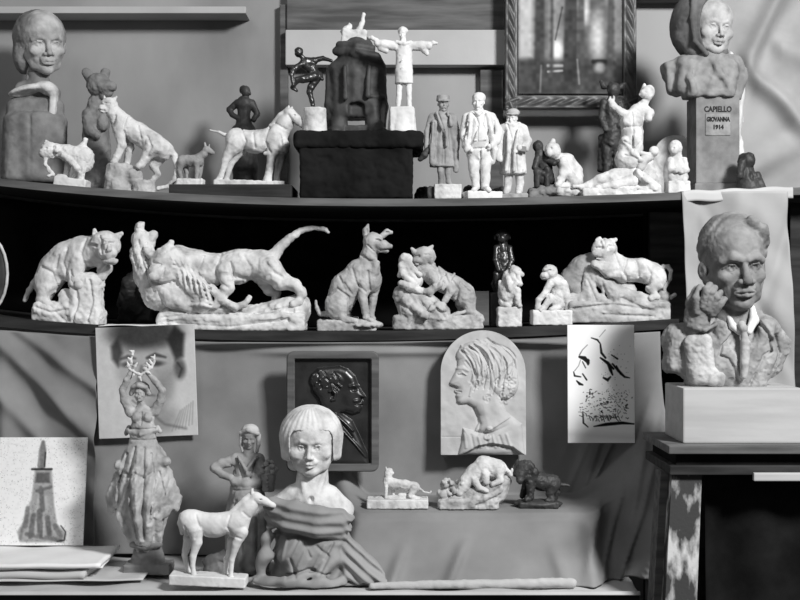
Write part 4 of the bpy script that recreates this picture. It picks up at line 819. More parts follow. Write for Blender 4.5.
V.g([(353,270),(357,284),(366,292)],[(329,296),(338,289),(349,297),(349,312)],[(345,284),(352,294)],[(362,256),(370,262),(380,260)],[(368,272),(370,290)],[(340,278),(346,290)],depth=1.5,w=1.3)
V.g([(376,240.5),(381,241.5)],[(381,251),(391,250)],[(368,246),(374,252)],depth=1.2,w=.8)
V.g([(360,318),(370,322)],depth=1,w=.8)
R = S(.8, .6, 4, 38); R.box(318, 320, 376, 332, -14, 16, r=2, k=3); R.e(366, 325, 8, 17, 4.5, 14, k=3)
statue('seated_dog_statuette', 'alert seated grey plaster dog with pricked ears, centre of the niche shelf', 'statuette', 354, 331, 3.57, [('dog', V, 'midplaster'), ('base', R, 'midplaster')], z=zmx(354))

# ---- lioness embracing a bent figure
V = S(.7, .4, 4, 39)
V.c((424, 268, 4, 10), (438, 280, 4, 10.5), (454, 288, 2, 11), (464, 294, 0, 10.5), k=5); V.e(464, 297, 4, 11, 12, 10, k=4); V.c((468, 300, 8, 8), (470, 312, 10, 4.4), (480, 318, 11, 3), (481, 321, 12, 3), k=3); V.c((462, 304, -6, 7), (464, 316, -6, 4), (471, 321, -5, 3), k=3)
V.e(424, 258, 8, 11.5, 10.5, 10, k=3); V.e(418, 262, 15, 5, 4.5, 4, k=2); V.c((414, 253, 12, 2.6), (412, 250, 12, 1.8), k=1.5); V.c((430, 250, 10, 3), (432, 247.5, 10, 1.6), k=1.5); V.e(418, 257, 17, 2, 1.3, 2, k=1, op='-')
V.c((432, 276, 12, 6), (438, 286, 16, 4.4), (430, 292, 18, 3.8), (424, 292, 18, 3), k=3); V.c((446, 280, 10, 5.5), (450, 292, 14, 4), (444, 302, 15, 3.2), k=3)
V.c((470, 302, 2, 3), (466, 312, 10, 2), (454, 315, 14, 1.9), (447, 318, 15, 1.9), (450, 322.5, 15, 1.9), (462, 323, 15, 1.9), (474, 322, 14, 1.5), k=1.5)
V.c((447, 276, 12, 2), (434, 287, 19, 2.2), (430, 296, 18, 1.8), k=1.5); V.c((454, 275, 10, 1.6), (442, 290, 17, 2), k=1.5)
V.g([(436,266),(440,278),(436,286)],[(452,282),(458,290),(456,302)],[(444,274),(448,284)],[(460,284),(470,294)],[(428,264),(436,272)],depth=1.6,w=1.4)
V.g([(413,257),(419,258)],[(424,256),(429,256)],[(414,264),(420,265)],depth=1.2,w=.8)
P = S(.7, .4, 4, 40)
P.c((406, 262, 10, 7.5), (410, 274, 12, 8), (416, 282, 12, 7), k=4); P.e(405, 260, 14, 5.5, 6, 5, k=2); P.c((402, 266, 15, 4), (404, 276, 18, 3.4), (414, 286, 19, 3), k=2); P.c((401, 284, 16, 3.4), (410, 288, 19, 4.4), (421, 292, 18, 3.4), k=2.5); P.c((399, 277, 14, 2), (402, 272, 16, 3), k=2); P.c((412, 270, 18, 2.4), (420, 276, 19, 2.4), k=2)
R = S(.85, .8, 5, 41)
R.g([(400,304),(414,314),(410,326)],[(418,300),(428,312)],[(432,304),(444,318)],depth=1.8,w=1.4)
R.c((404, 296, 6, 11), (412, 308, 8, 15), k=5); R.c((420, 300, 8, 12), (436, 316, 8, 14), k=5); R.box(393, 316, 482, 331, -16, 18, r=3, k=4); R.c((404, 300, 18, 3), (424, 316, 24, 4), (438, 304, 20, 3), k=4); R.c((412, 292, 14, 4), (420, 310, 22, 3), k=3); R.e(440, 308, 18, 7, 6, 6, k=2); R.e(434, 316, 24, 6, 5, 4, k=2, op='-')
statue('lioness_and_figure_statuette', 'white plaster lioness gripping a bent figure on a rock, right of the seated dog', 'statuette', 438, 330, 3.57, [('lioness', V, 'midplaster'), ('figure', P, 'plaster'), ('rock', R, 'midplaster')], z=zmx(438))

# ---- dark monkey behind white monkey
V = S(.55, .25, 3, 42)
V.e(502, 232, 4, 7, 7, 6.6, k=2); V.e(501, 234.5, 9, 4.6, 4.2, 3.4, k=1.5); V.c((497, 231, 9, 1.6), (505, 231, 9, 1.6), k=1); V.e(499.3, 233, 11.6, 1.1, .9, 1, k=.6, op='-'); V.e(503.3, 233, 11.4, 1.1, .9, 1, k=.6, op='-'); V.e(509, 233, 3, 1.6, 2.4, 1.6, k=1); V.e(495, 233, 3, 1.6, 2.4, 1.6, k=1)
V.c((502, 242, 2, 6), (503, 256, 2, 7.5), (503, 266, 2, 9), k=4); V.c((496, 244, 5, 3.4), (495, 256, 9, 2.8), (498, 266, 11, 2.6), k=2); V.c((509, 244, 5, 3.4), (511, 256, 8, 2.8), (507, 266, 11, 2.6), k=2); V.c((496, 270, 8, 4), (496, 280, 9, 3), (499, 290, 9, 3), k=2); V.c((509, 270, 8, 4), (511, 280, 9, 3), (508, 290, 9, 3), k=2); V.c((496, 270, 0, 2), (492, 280, 0, 1.5), (496, 290, 0, 1.4), k=1)
B = S(.8, .2, 4); B.box(490, 288, 515, 322, -10, 12, r=1)
statue('monkey_statuette', 'glossy black seated monkey statuette high on a dark block behind the pale one', 'statuette', 502, 322, 3.66, [('monkey', V, 'bronze'), ('base', B, 'darkclay')], z=zmx(502, 3.66))
V = S(.55, .3, 3, 43)
V.e(515, 265, 6, 6.2, 5.6, 5.6, k=2); V.e(520, 267.5, 7, 3.6, 3, 3.4, k=1.5); V.e(513, 260.5, 5, 3.2, 2.2, 3, k=1.5); V.e(519, 264.4, 10.4, 1.2, .9, 1.2, k=.6, op='-')
V.c((510, 270, 0, 7.5), (508, 284, 0, 9), (509, 293, 0, 9.5), k=4); V.c((512, 270, 8, 4), (519, 277, 10, 2.8), (517, 268.5, 11, 2.2), k=2); V.c((508, 272, 8, 4), (510, 283, 11, 2.8), (516, 276, 12, 2.2), k=2); V.c((506, 290, 6, 6), (516, 284, 10, 4), (517, 296, 11, 3), (519, 299, 12, 2.4), k=2); V.c((503, 295, 4, 5), (508, 300, 8, 3), k=2); V.c((500, 275, 0, 2), (501, 290, 0, 3), k=2)
B = S(.75, .4, 4); B.box(497, 300, 521, 320, -11, 12, r=1.5)
statue('monkey_statuette', 'small white plaster monkey crouching with hand at mouth on a plain plinth', 'statuette', 509, 320, 3.58, [('monkey', V, 'plaster'), ('base', B, 'plaster')], z=zmx(509, 3.62))
# ---- seated ape
V = S(.55, .3, 3, 44)
V.e(549, 272, 8, 7.6, 7.4, 7.4, k=2); V.e(543.5, 276, 11, 4.6, 4.4, 4.6, k=2); V.c((543, 270, 14, 1.8), (549, 269, 15, 1.6), k=1); V.e(544.5, 272.4, 15.6, 1.2, .9, 1.2, k=.6, op='-'); V.c((540, 278, 14, .7), (545, 278.6, 15.6, .7), k=.6, op='-'); V.e(555, 273, 8, 1.6, 3, 2.2, k=1)
V.c((556, 283, 0, 9), (559, 296, 0, 10.5), (560, 304, 0, 10), k=4); V.c((551, 281, 7, 5), (558, 284, 6, 5.5), k=3); V.c((562, 284, 6, 5), (566, 296, 8, 4), (567, 308, 9, 3.4), k=2.5); V.c((549, 284, 9, 4), (543, 294, 13, 3.2), (537, 300, 14, 2.8), (536, 308, 14, 2.6), k=2); V.c((557, 304, 8, 6), (549, 298, 13, 4.2), (543, 307, 14, 3), (539, 310, 16, 2.6), k=2); V.c((556, 307, 12, 3.4), (549, 309.5, 15, 2.6), k=2)
B = S(.75, .4, 4); B.box(531, 310, 570, 325, -14, 18, r=1.2)
statue('ape_statuette', 'seated plaster ape in left profile on a broad square block', 'statuette', 551, 325, 3.57, [('ape', V, 'plaster'), ('base', B, 'white')], z=zmx(551))

# ---- two big cats meeting on a rock
V = S(.75, .4, 4, 45)
V.c((608, 262, 6, 11), (622, 272, 6, 12), (640, 272, 4, 11.5), (652, 276, 2, 12), k=5); V.c((606, 262, 6, 10), (602, 256, 8, 9), k=4); V.e(603, 251, 9, 12.5, 11, 10.5, k=3); V.e(595, 256, 14, 5.5, 5, 5, k=2); V.c((610, 243, 8, 3), (614, 242, 8, 2), k=1.5); V.c((596, 243, 10, 2.6), (598, 240.5, 10, 2), k=1.5); V.e(597, 250, 18.5, 2.2, 1.4, 2, k=1, op='-'); V.e(606, 250, 19, 2.4, 3, 1.6, k=1.2, op='-')
V.c((612, 270, 12, 7), (602, 270, 16, 4.6), (592, 266, 17, 4), k=3); V.c((618, 274, 10, 7), (606, 276, 15, 4), (599, 271, 17, 3.4), k=3)
V.e(654, 280, 7, 11, 12, 8, k=4); V.c((656, 286, 10, 6.5), (648, 290, 12, 4.4), (654, 298, 13, 3.2), (648, 299.5, 15, 3), k=3); V.c((658, 284, -5, 8), (662, 296, -5, 4), k=3)
V.c((660, 274, 0, 4), (663, 268.5, 0, 2.4), (668, 268, 1, 2.1), (670.5, 273, 2, 2), (669, 281, 3, 2), (663.5, 290, 4, 2), (665, 297, 4, 2), (670, 299, 4, 2), (674, 296.5, 4, 1.8), k=1.6)
V.g([(624,262),(620,274),(626,282)],[(642,266),(648,276),(646,288)],[(634,264),(636,278)],[(612,256),(616,268)],depth=1.7,w=1.5)
V.g([(594,250),(600,251)],[(606,248),(611,249)],[(591,259),(599,260)],[(598,244),(600,250)],depth=1.4,w=.9)
V.g([(601,240),(602,246)],[(606,240),(607,245)],[(611,242),(612,248)],depth=1,w=.8)
V2 = S(.8, .4, 4, 46); V2.c((573, 280, -6, 12), (584, 270, -6, 13), (594, 264, -4, 11), k=5); V2.e(573, 284, -4, 12, 13, 9, k=4); V2.c((576, 290, 0, 7), (578, 298, 2, 5), k=3); V2.c((592, 268, 0, 6), (590, 280, 2, 4), k=3)
R = S(.9, .7, 5, 47)
R.box(566, 303, 667, 325, -18, 20, r=3, k=4); R.g([(572,310),(610,306),(650,312)],[(600,284),(606,300)],[(586,282),(594,302)],[(620,300),(640,310)],[(600,316),(650,318)],depth=1.8,w=1.3)
R.c((588, 270, 6, 4), (589, 300, 4, 10), k=4); R.c((592, 276, 8, 5), (618, 298, 8, 10), (650, 306, 6, 9), k=5); R.c((572, 302, 2, 8), (600, 304, 6, 9), k=5); R.c((630, 292, 0, 7), (612, 286, 0, 7), k=4); R.c((662, 300, 2, 8), (666, 306, 0, 5), k=4); R.c((570, 310, 20, 1.6), (620, 314, 23, 1.6), (660, 310, 20, 1.6), k=3, op='-'); R.c((592, 278, 15, 2), (598, 296, 18, 2), k=3, op='-')
statue('big_cats_statuette', 'white plaster pair of big cats grappling over a pointed rock, right end of niche', 'statuette', 616, 324, 3.58, [('cat', V, 'plaster'), ('cat', V2, 'greyplaster'), ('rock', R, 'midplaster')], z=zmx(616)-.002)

# ---- dark round tray at the far left edge, small pale board at the back of the niche
V = S(.8, 0, 4); V.e(-14, 285, 0, 23, 40, 3.2, k=1); V.e(-14, 285, 3.4, 20, 36, 2.6, k=1, op='-')
Rm = S(.6, 0, 4)
for i in range(24):
    a, b = 2*math.pi*i/24, 2*math.pi*(i+1)/24; Rm.c((-14+22*math.cos(a), 285+39*math.sin(a), 2, 1.5), (-14+22*math.cos(b), 285+39*math.sin(b), 2, 1.5), k=.3)
statue('oval_tray', 'dark oval tray with a pale rim standing on edge at the left border', 'tray', -14, 326, 3.55, [('tray', V, 'darkclay'), ('rim', Rm, 'plaster')], z=zmx(-14, 3.55))
o = box('small_board', px2x(474, 3.9), px2x(489, 3.9), 3.9, 3.92, zmx(480, 3.9), at(0, 291, 3.9).z, 'wood'); tag(o, 'small grey board upright at the back of the niche near the black monkey', 'board')
# ================================================================== the upper shelf
zux = lambda px, Y=3.6: float(zu(px2x(px, Y)))
# ---- head on a draped bust, upper left
V = S(.9, .3, 6, 51)
V.cyl(37, 82, 152, 0, 30, 29, rd=8, fl=.8); V.cyl(20, 84, 152, 4, 15, 17, rd=6, fl=1.2, k=4); V.c((19, 78, 0, 13), (52, 76, 0, 12), k=10); V.c((22, 58, 0, 8), (40, 54, 0, 10), (54, 62, 0, 7), k=6); V.c((38, 52, 0, 11), (38, 36, -2, 11), k=5)
V.c((36.5, 86, 24, 1.6), (37, 150, 26, 2.2), k=3, op='-')
HD = S(.75, .2, 4, 52); head(HD, 45, 12, 6, 66, yaw=30, pitch=8, roll=-4, fat=1.05, jaw=1.1); HD.c((38, 36, -2, 11), (37, 52, -2, 12), k=4)
HR = S(.8, .4, 4, 53); HR.e(38, 4, -5, 26, 27, 28, k=3); HR.e(24, 22, -2, 11, 20, 17, k=6); HR.e(57, 29, 27, 20, 25, 22, k=3, op='-')
CO = S(.75, .2, 4, 54); CO.e(30, 60, 10, 19, 5, 12, k=4, rot=-14); CO.e(50, 58, 9, 11, 7, 11, k=6, rot=20); CO.b(56, 74, 9, 3.4, 12, 6, r=2.5, rot=3, k=6); CO.e(33, 65, 20, 17, 3.4, 14, k=4, rot=-8, op='-')
statue('portrait_bust', 'dim grey bust with pale face turned right and pale collar, top left corner', 'bust', 36, 158, 3.86, [('body', V, 'clay'), ('head', HD, 'midplaster'), ('head/hair', HR, 'clay'), ('collar', CO, 'plaster')], z=zux(36, 3.86))
# ---- standing bear
V = S(.75, .5, 4, 55)
V.c((97, 168, 0, 15), (96, 140, 0, 14), (96, 112, 0, 12.5), (98, 96, 2, 9.5), k=6); V.e(100, 78, 6, 12, 12, 11, k=4); V.c((106, 80, 12, 7), (115, 81, 15, 5), k=4); V.c((91, 71, 2, 5), (87, 65, 2, 4.6), k=3); V.c((104, 70, 2, 5), (106, 65, 2, 4.6), k=3); V.c((112, 86, 12, 4), (106, 90, 10, 4), k=3)
V.c((90, 108, 8, 6), (92, 124, 14, 5), (100, 130, 16, 4), k=4); V.c((102, 106, 6, 6), (106, 120, 12, 5), k=4); V.c((90, 168, 6, 9), (90, 180, 10, 7), k=4); V.c((103, 168, 6, 9), (104, 180, 10, 7), k=4)
B = S(.9, .5, 5); B.box(80, 178, 114, 188, -14, 16, r=2)
statue('bear_statuette', 'shadowy grey clay bear standing upright behind the feline on the rock', 'statuette', 97, 187, 3.8, [('bear', V, 'clay'), ('base', B, 'clay')], z=zux(97, 3.8))
# ---- small white animal, head lowered
V = S(.6, .5, 3, 56)
V.e(81, 153, 0, 11, 12.5, 10, k=4); V.c((82, 148, 0, 9), (66, 147, 2, 8), (56, 145, 3, 7), k=4); V.e(48, 146, 6, 9, 8.5, 7.5, k=3); V.e(44, 149, 9, 5, 5, 5, k=2); V.c((56, 143, 10, 3), (57, 146, 12, 3), k=1.5); V.c((48, 139, 8, 2), (45, 137, 8, 1.6), k=1.5); V.e(55, 143, 14, 2, 1.8, 2, k=.8, op='-'); V.e(47, 145, 13.5, 1.6, 1.4, 1.6, k=.8, op='-')
V.c((64, 150, 8, 3.6), (72, 156, 10, 3), (78, 162, 10, 3.4), k=2); V.c((46, 152, 8, 2.2), (46, 160, 9, 1.7), (51, 166, 10, 1.7), (55, 170, 10, 1.8), (51, 172, 12, 1.6), k=1.2)
V.c((82, 158, 6, 5), (82, 168, 6, 3.4), (82, 172, 7, 3), k=2); V.c((76, 158, -5, 5), (72, 170, -4, 3), k=2); V.c((66, 152, -4, 4), (64, 168, -4, 2.8), k=2); V.c((76, 142, 0, 4), (80, 138, 0, 3), (82, 132, 0, 2.2), k=2)
B = S(.75, .3, 4); B.box(56, 172, 88, 183, -11, 12, r=1, rot=3); B.c((60, 172, 8, 3), (66, 172, 8, 3), k=2)
statue('animal_statuette', 'small bright white animal with lowered head on a slab, far left of top shelf', 'statuette', 70, 183, 3.6, [('animal', V, 'white'), ('base', B, 'white')], z=zux(70)-.004, tilt=math.radians(4))
# ---- feline on two rocks
V = S(.65, .4, 4, 57)
V.c((120, 120, 0, 11.5), (134, 126, 0, 10.5), (150, 136, 0, 11), (160, 142, 0, 10.5), k=5); V.c((118, 116, 2, 10), (111, 108, 4, 8), k=4); V.e(106, 101, 6, 8.6, 7.8, 7.5, k=3); V.e(101, 105, 10, 5.2, 4.6, 4.6, k=2); V.c((110, 96, 5, 2.4), (112.5, 92.5, 5, 1.4), k=1.5); V.c((101, 95, 5, 2.2), (100, 92, 5, 1.2), k=1.5); V.e(102, 100, 13, 1.6, 1.1, 1.4, k=.8, op='-'); V.e(99.5, 105, 14, 1.4, 1, 1, k=.5)
V.c((118, 124, 7, 7.5), (121, 140, 8, 4.4), (117, 152, 9, 3.6), (115, 157, 10, 3.8), k=3); V.c((122, 126, -6, 7), (126, 142, -6, 4), (124, 157, -5, 3.4), k=3)
V.c((152, 140, 7, 9.5), (146, 150, 8, 5), (142, 158, 9, 3.6), (139, 160, 11, 3.4), k=3); V.c((158, 144, -6, 9), (151, 158, -5, 4.4), (156, 166, -4, 3), (151, 173, -3, 3), k=3)
V.c((166, 140, 0, 5), (172, 147, 0, 3.4), (176, 158, 0, 2.8), (174, 170, 0, 2.5), (168, 178, 0, 2.4), (158, 180.5, 0, 2.2), k=2)
V.g([(124,112),(122,124),(126,136)],[(146,130),(152,140),(148,150)],[(136,120),(140,132)],[(114,112),(112,120)],depth=1.5,w=1.3)
V.g([(97,100),(101,101)],[(104,99.5),(108,100)],[(98,107),(103,107.5)],depth=1.2,w=.7)
B = S(.85, .7, 5, 58); B.cyl(119, 158, 189, 2, 13, 14.5, rd=3, fl=1.0); B.cyl(144, 173, 189, 2, 10, 12, rd=3, fl=1.1, k=4); B.e(132, 170, 4, 10, 10, 10, k=4); B.e(112, 172, 10, 6, 8, 6, k=3)
statue('feline_statuette', 'grey plaster big cat with looping tail standing across two stumps, top shelf left', 'statuette', 135, 188, 3.62, [('feline', V, 'plaster'), ('base', B, 'midplaster')], z=zux(135)-.002, tilt=math.radians(3))
# ---- plank with small dog and horse
p0, p1 = px2x(172, 3.55), px2x(293, 3.55); zp = float(min(zu(p0), zu(p1)))+.001
o = link('plank', boxmesh('plank', p0, p1, 3.5, 3.72, 0, .036, M['darkwood'], .003), None, (0, 0, zp)); o.rotation_euler.y = 0
tag(o, 'dark wooden plank on the top shelf carrying the white horse and small dog', 'plank'); ZP = zp+.036
V = S(.55, .3, 3, 59)
V.c((183, 152, 0, 6), (198, 152, 0, 6), k=3); V.c((198, 150, 0, 5), (204, 145, 1, 3.8), (207, 142, 2, 3.6), k=2); V.c((207, 141, 2, 3.8), (213, 144, 3, 2.2), k=2); V.c((205.5, 139, 1, 1.6), (205, 134, 1, 1), k=1); V.c((209, 139, 3, 1.2), (210, 136, 3, .7), k=1)
legs4(V, [[(197, 154, 3.6), (198, 163, 2), (197, 171, 1.8)], [(200, 154, 3.4), (199, 171, 1.6)], [(182, 154, 4), (180, 162, 2.2), (182, 171, 1.8)], [(184, 154, 4), (186, 163, 2), (186, 171, 1.6)]], [4, -4, 4, -4]); V.c((179, 149, 0, 1.8), (177, 156, 0, 1.3), (178, 164, 0, 1), k=1.5)
B = S(.7, .5, 4); B.box(177, 170, 204, 179, -9, 10, r=2, k=2)
statue('dog_statuette', 'small grey dog statuette with raised head on a pale base, left end of plank', 'statuette', 190, 179, 3.62, [('dog', V, 'greyplaster'), ('base', B, 'plaster')], z=ZP)
V = S(.65, .25, 4, 60)
V.e(237, 137, 0, 11.5, 12.5, 11, k=4); V.e(256, 138, 0, 16, 11.5, 11, k=5); V.e(276, 138, 0, 11.5, 14, 11, k=5); V.c((236, 134, 0, 9.5), (256, 137, 0, 9.5), (274, 133, 0, 11), k=5); V.e(283, 142, 4, 7, 8, 8, k=3)
V.c((278, 130, 0, 10), (285, 119, 0, 8.5), (289, 111, 0, 6.6), k=5); V.c((272, 122, 0, 3.4), (281, 112, 0, 3.4), (288, 105.5, 0, 3), k=4); V.c((290, 110, 2, 6), (297, 116, 3, 4.8), (303, 121.5, 4, 3.2), k=3); V.e(292, 114, 2, 5.4, 6, 4.4, k=3); V.c((288, 106, 3, 1.6), (289, 102.5, 3, .9), k=1); V.c((291, 106, -2, 1.6), (292, 103, -2, .9), k=1); V.e(295, 112, 6.4, 1.2, 1, 1, k=.5, op='-'); V.e(304, 121, 6, 1, 1, .8, k=.5, op='-')
legs4(V, [[(274, 146, 7), (272, 156, 4.4), (270, 166, 3.6), (268, 176, 4.2), (268, 179, 4.6)], [(281, 146, 6.4), (279, 160, 3.8), (276, 172, 2.8), (277, 179, 3.8)], [(235, 142, 9), (229, 151, 5), (226, 158, 3.8), (222, 172, 2.6), (219, 178, 4)], [(238, 144, 8.5), (232, 154, 4.6), (229, 162, 3.4), (226, 173, 2.6), (226, 178, 3.8)]], [5.5, -5, 6, -5])
V.c((228, 132, 0, 2.2), (219, 128, 0, 1.4), (210, 126, 0, .9), k=1.5); V.c((266, 150, 8, 2), (276, 150, 8, 2), k=3)
V.g([(270,124),(266,138),(272,150)],[(242,126),(247,138),(243,150)],[(281,132),(284,146)],[(276,120),(286,126)],[(254,130),(256,144)],[(289,112),(294,120)],depth=1.3,w=1.2)
B = S(.8, .3, 4); B.box(215, 177, 286, 184, -11, 13, r=1, rot=1.5)
statue('horse_statuette', 'stocky white plaster horse with thin stretched tail on the dark plank, top shelf', 'statuette', 250, 183.5, 3.61, [('horse', V, 'plaster'), ('base', B, 'plaster')], z=ZP)
# ---- dark woman, hands on hips
V = S(.65, .3, 4, 61)
V.c((244, 108, 0, 8), (245, 125, 0, 12), (245, 150, 0, 12.5), (245, 178, 0, 12), k=5); V.c((244, 88, 0, 6), (244, 104, 0, 6.5), k=3); V.e(244, 90, 1, 9, 6.5, 6, k=3); V.c((246, 82, 0, 3), (245, 88, 0, 4), k=2); V.e(246, 78, 1, 4.6, 5.6, 5, k=1.5); V.e(243.5, 76, -2, 4.6, 4.4, 4.4, k=1.5); V.c((250, 80, 3, 1.4), (250.5, 81, 3, 1), k=1)
V.c((237, 89, 0, 3.6), (229.5, 95, -1, 3), (232, 100, 2, 2.4), (239, 104, 4, 2.4), k=2); V.c((252, 89, 0, 3.6), (257, 99, -1, 3), (254, 105, 3, 2.6), k=2); V.e(244, 116, 2, 12.5, 9, 10, k=4)
statue('woman_statuette', 'dark statuette of a woman with hands on hips, behind the top-shelf horse', 'statuette', 245, 186, 3.88, [('figure', V, 'bronzedull')], z=zux(245, 3.88)); [o for o in bpy.data.objects if o.name.startswith('woman_statuette')][0].scale = (1, 1, 1.06)

# ---- black draped block and what stands on it
tb_ = link('black_block', None, None, (px2x(360, 3.62), 3.62, zux(360)+.001)); tag(tb_, 'large black cloth-covered block in the middle of the top shelf', 'block')
s_ = 3.5/FPX
V = S(1.1, .8, 8, 62); V.box(301, 140, 414, 200, -44, 46, r=3); o = link('body', grow('body', V, M['black'], 360, 200, s_, 200), tb_)
V = S(1.1, .7, 8, 63); V.box(295, 132, 425, 150, -48, 50, r=5); o = link('top_slab', grow('top_slab', V, M['black'], 360, 200, s_), tb_)
ZB = zux(360)+.001+68*s_
YB = 3.6
V = S(.5, .25, 3, 64)
V.e(299, 48.5, 3, 4.4, 5.2, 4.8, k=1.5); V.c((302, 53, 2, 2.4), (305, 56, 1, 2.6), k=2); V.c((304, 59, 0, 5), (311, 64, 0, 5.4), (315, 71, 0, 5), k=3); V.c((306, 57, 0, 4), (314, 57, -1, 3.6), k=3); V.c((314, 56, -1, 3), (323, 54, -1, 2.2), (331, 56.5, 0, 1.8), k=2); V.c((302, 60, 3, 3), (294, 66, 6, 2.4), (292, 72, 8, 2), (294, 82, 8, 1.8), k=2)
V.c((314, 73, 3, 4.6), (303, 76, 6, 4), (297, 77, 6, 3), (293, 84, 4, 2.2), (297, 87, 3, 1.6), k=2); V.c((317, 73, -1, 4.6), (311, 83, 0, 3.6), (309.5, 88, 0, 3), (312, 97, 0, 2.4), (313, 103, 0, 2), k=2); V.c((313, 103.5, 2, 1.8), (317, 104.5, 4, 1.3), k=1); V.c((320, 70, 0, 2.6), (322, 75, 2, 2), k=2); V.e(296, 50, 6.4, 1, 1, 1, k=.6)
B = S(.75, .25, 4); B.cyl(314.5, 104, 131, 0, 11.5, 12.8, rd=1, fl=1.0)
statue('dancer_statuette', 'black bronze nude dancer bending forward with one leg raised, on white round pedestal', 'statuette', 314, 131, YB, [('figure', V, 'bronze'), ('pedestal', B, 'plaster')], z=ZB)
# large dark headless figure
V = S(.9, .4, 7, 65)
V.c((357, 44, 0, 17), (357, 54, 0, 20), k=6); V.e(356, 66, 0, 30, 18, 20, k=6); V.cyl(356, 62, 112, 0, 28, 27, rd=6, fl=.7, k=6)
V.c((333, 74, 2, 7), (332, 100, 4, 7), (334, 124, 4, 7), k=5); V.c((379, 74, 2, 7), (382, 100, 4, 6), (379, 120, 4, 7), k=5)
V.c((341, 96, 8, 8), (339, 120, 9, 8.5), (338, 127, 12, 8), k=5); V.c((373, 92, 9, 8.5), (374, 116, 10, 8), (376, 126, 14, 9), k=5); V.c((379, 126, 10, 6), (384, 128, 12, 5), k=4); V.c((332, 127, 10, 5), (337, 127, 18, 6), k=4)
V.c((337, 46, 9, 4.4), (356, 50, 18, 5), (376, 53, 12, 5), (382, 60, 4, 4), k=4); V.c((340, 40, 10, 4), (357, 42, 17, 4), (372, 44, 12, 4), k=4)
V.b(357, 112, 30, 8, 14, 18, r=4, k=6, op='-'); V.c((370, 62, 20, 2), (369, 92, 22, 2.6), k=4); V.c((346, 64, 20, 2), (347, 94, 22, 2.6), k=4); V.c((354, 66, 16, 2), (354, 96, 16, 2.4), k=4); V.c((363, 66, 16, 2), (363, 96, 16, 2.4), k=4)
V.box(345, 120, 369, 133, -12, 16, r=2, k=2); V.box(330, 128, 386, 134, -16, 18, r=2, k=3); V.c((381, 66, 12, 1.0), (383, 104, 12, 1.0), k=1.5, op='-'); V.c((369, 92, 20, 2), (384, 92, 10, 2), k=3)
V.warp.append(lambda X, Y, D: .6*np.sin(.55*X+.2*D)*sstep(58, 70, Y)*(1-sstep(92, 100, Y)))
A = S(.8, .6, 4, 66); A.box(342, 24, 367, 40, -9, 12, r=2, rot=6); A.c((345, 26, 4, 4), (350, 20, 4, 3), k=2); A.c((358, 30, 3, 4), (362, 16, 3, 2.4), (364, 8, 3, 2), k=2)
statue('headless_figure', 'large dark clay headless figure in long skirted coat with broken pale top', 'sculpture', 357, 132.5, 3.68, [('figure', V, 'darkclay'), ('neck_core', A, 'plaster')], z=ZB-.002)
# figure with outstretched arms
V = S(.6, .3, 4, 67)
V.cyl(404, 42, 83, 0, 7.6, 9.4, rd=1, fl=.75); V.c((395, 45, 0, 4.6), (384, 44, 1, 5), (378, 43, 2, 4), k=3); V.c((381, 47, 1, 3.6), (386, 50, 1, 3), k=2); V.c((411, 45, 0, 4.6), (422, 45.5, 1, 5), (428, 45, 2, 4.4), k=3); V.c((425, 50, 1, 3.6), (427, 53, 1, 2.2), k=2)
V.c((377, 40, 2, 2.4), (372, 37.5, 3, 2.2), (369.5, 37.5, 3, 1.6), k=1.5); V.c((429, 44, 2, 2.4), (433, 42.5, 3, 2.2), (436.5, 43, 3, 1.4), k=1.5); V.c((403, 36, 0, 3), (403, 44, 0, 4), k=2); V.c((397, 42, 3, 2), (404, 44, 5, 2.2), (410, 42, 3, 2), k=1.5)
V.c((399.5, 80, 0, 3.6), (399, 94, 0, 2.8), (398.5, 103, 1, 2.6), (398, 106, 4, 2.4), k=1.5); V.c((408.5, 80, 0, 3.6), (409, 94, 0, 2.8), (409, 103, 1, 2.6), (409.5, 106, 4, 2.4), k=1.5); V.c((404, 48, 8, .7), (404, 81, 9, .7), k=.8, op='-')
for y in (54, 61, 68): V.e(402, y, 8.6, .8, .8, .6, k=.3)
head(V, 402.5, 33, 1, 13, pitch=8, yaw=-8, ears=False, eyes=False); V.e(403, 30, -1, 5, 4.4, 5.2, k=1)
B = S(.75, .25, 4); B.b(402, 120, 0, 12, 13, 11, r=1); B.cyl(402, 107, 133, 0, 12.5, 15, rd=1, fl=.9, k=1)
statue('arms_out_statuette', 'white plaster figure in long coat with both arms stretched out, on tapered pedestal', 'statuette', 402, 132.5, 3.56, [('figure', V, 'white'), ('pedestal', B, 'white')], z=ZB)

# ---- three standing men
V = S(.5, .2, 4, 68)                                            # soldier
V.warp.append(lambda X, Y, D: .4*np.sin(.8*X+.3*D+.06*Y)*sstep(112, 135, Y)*(1-sstep(158, 164, Y)))
V.cyl(442, 112, 163, 0, 9.5, 12.5, rd=1.2, fl=.68); V.e(442, 114, 0, 12, 7, 6.5, k=3); V.c((433, 114, 0, 5), (428, 128, 1, 4), (427, 141, 4, 3.4), (428, 146, 5, 3), k=2.5); V.c((452, 114, 0, 5), (456, 130, 0, 4), (456, 144, 2, 3.4), k=2.5)
V.c((434, 120, 6, 3.6), (432, 142, 8, 3.4), (433, 160, 9, 3.6), k=3); V.c((451, 120, 3, 3), (455, 145, 2, 3.4), (456, 166, 0, 3), k=2.5); V.c((437, 110, 7, 2), (441, 122, 10, 2), (446, 134, 10, 2), k=2); V.c((448, 110, 7, 2), (451, 122, 7, 1.8), k=2)
V.c((440, 160, 3, 4.2), (440.5, 168, 3, 3), (441, 178, 3, 2.6), (441, 181.5, 6, 2.8), k=2); V.c((448, 160, 0, 4.2), (448, 170, 0, 3), (448.5, 178, 1, 2.6), (450, 181.5, 4, 2.6), k=2); V.c((444, 128, 11, .8), (442, 160, 13, .8), k=1.2, op='-'); V.c((446, 136, 9, 2.2), (445, 142, 9, 2.2), k=1.5)
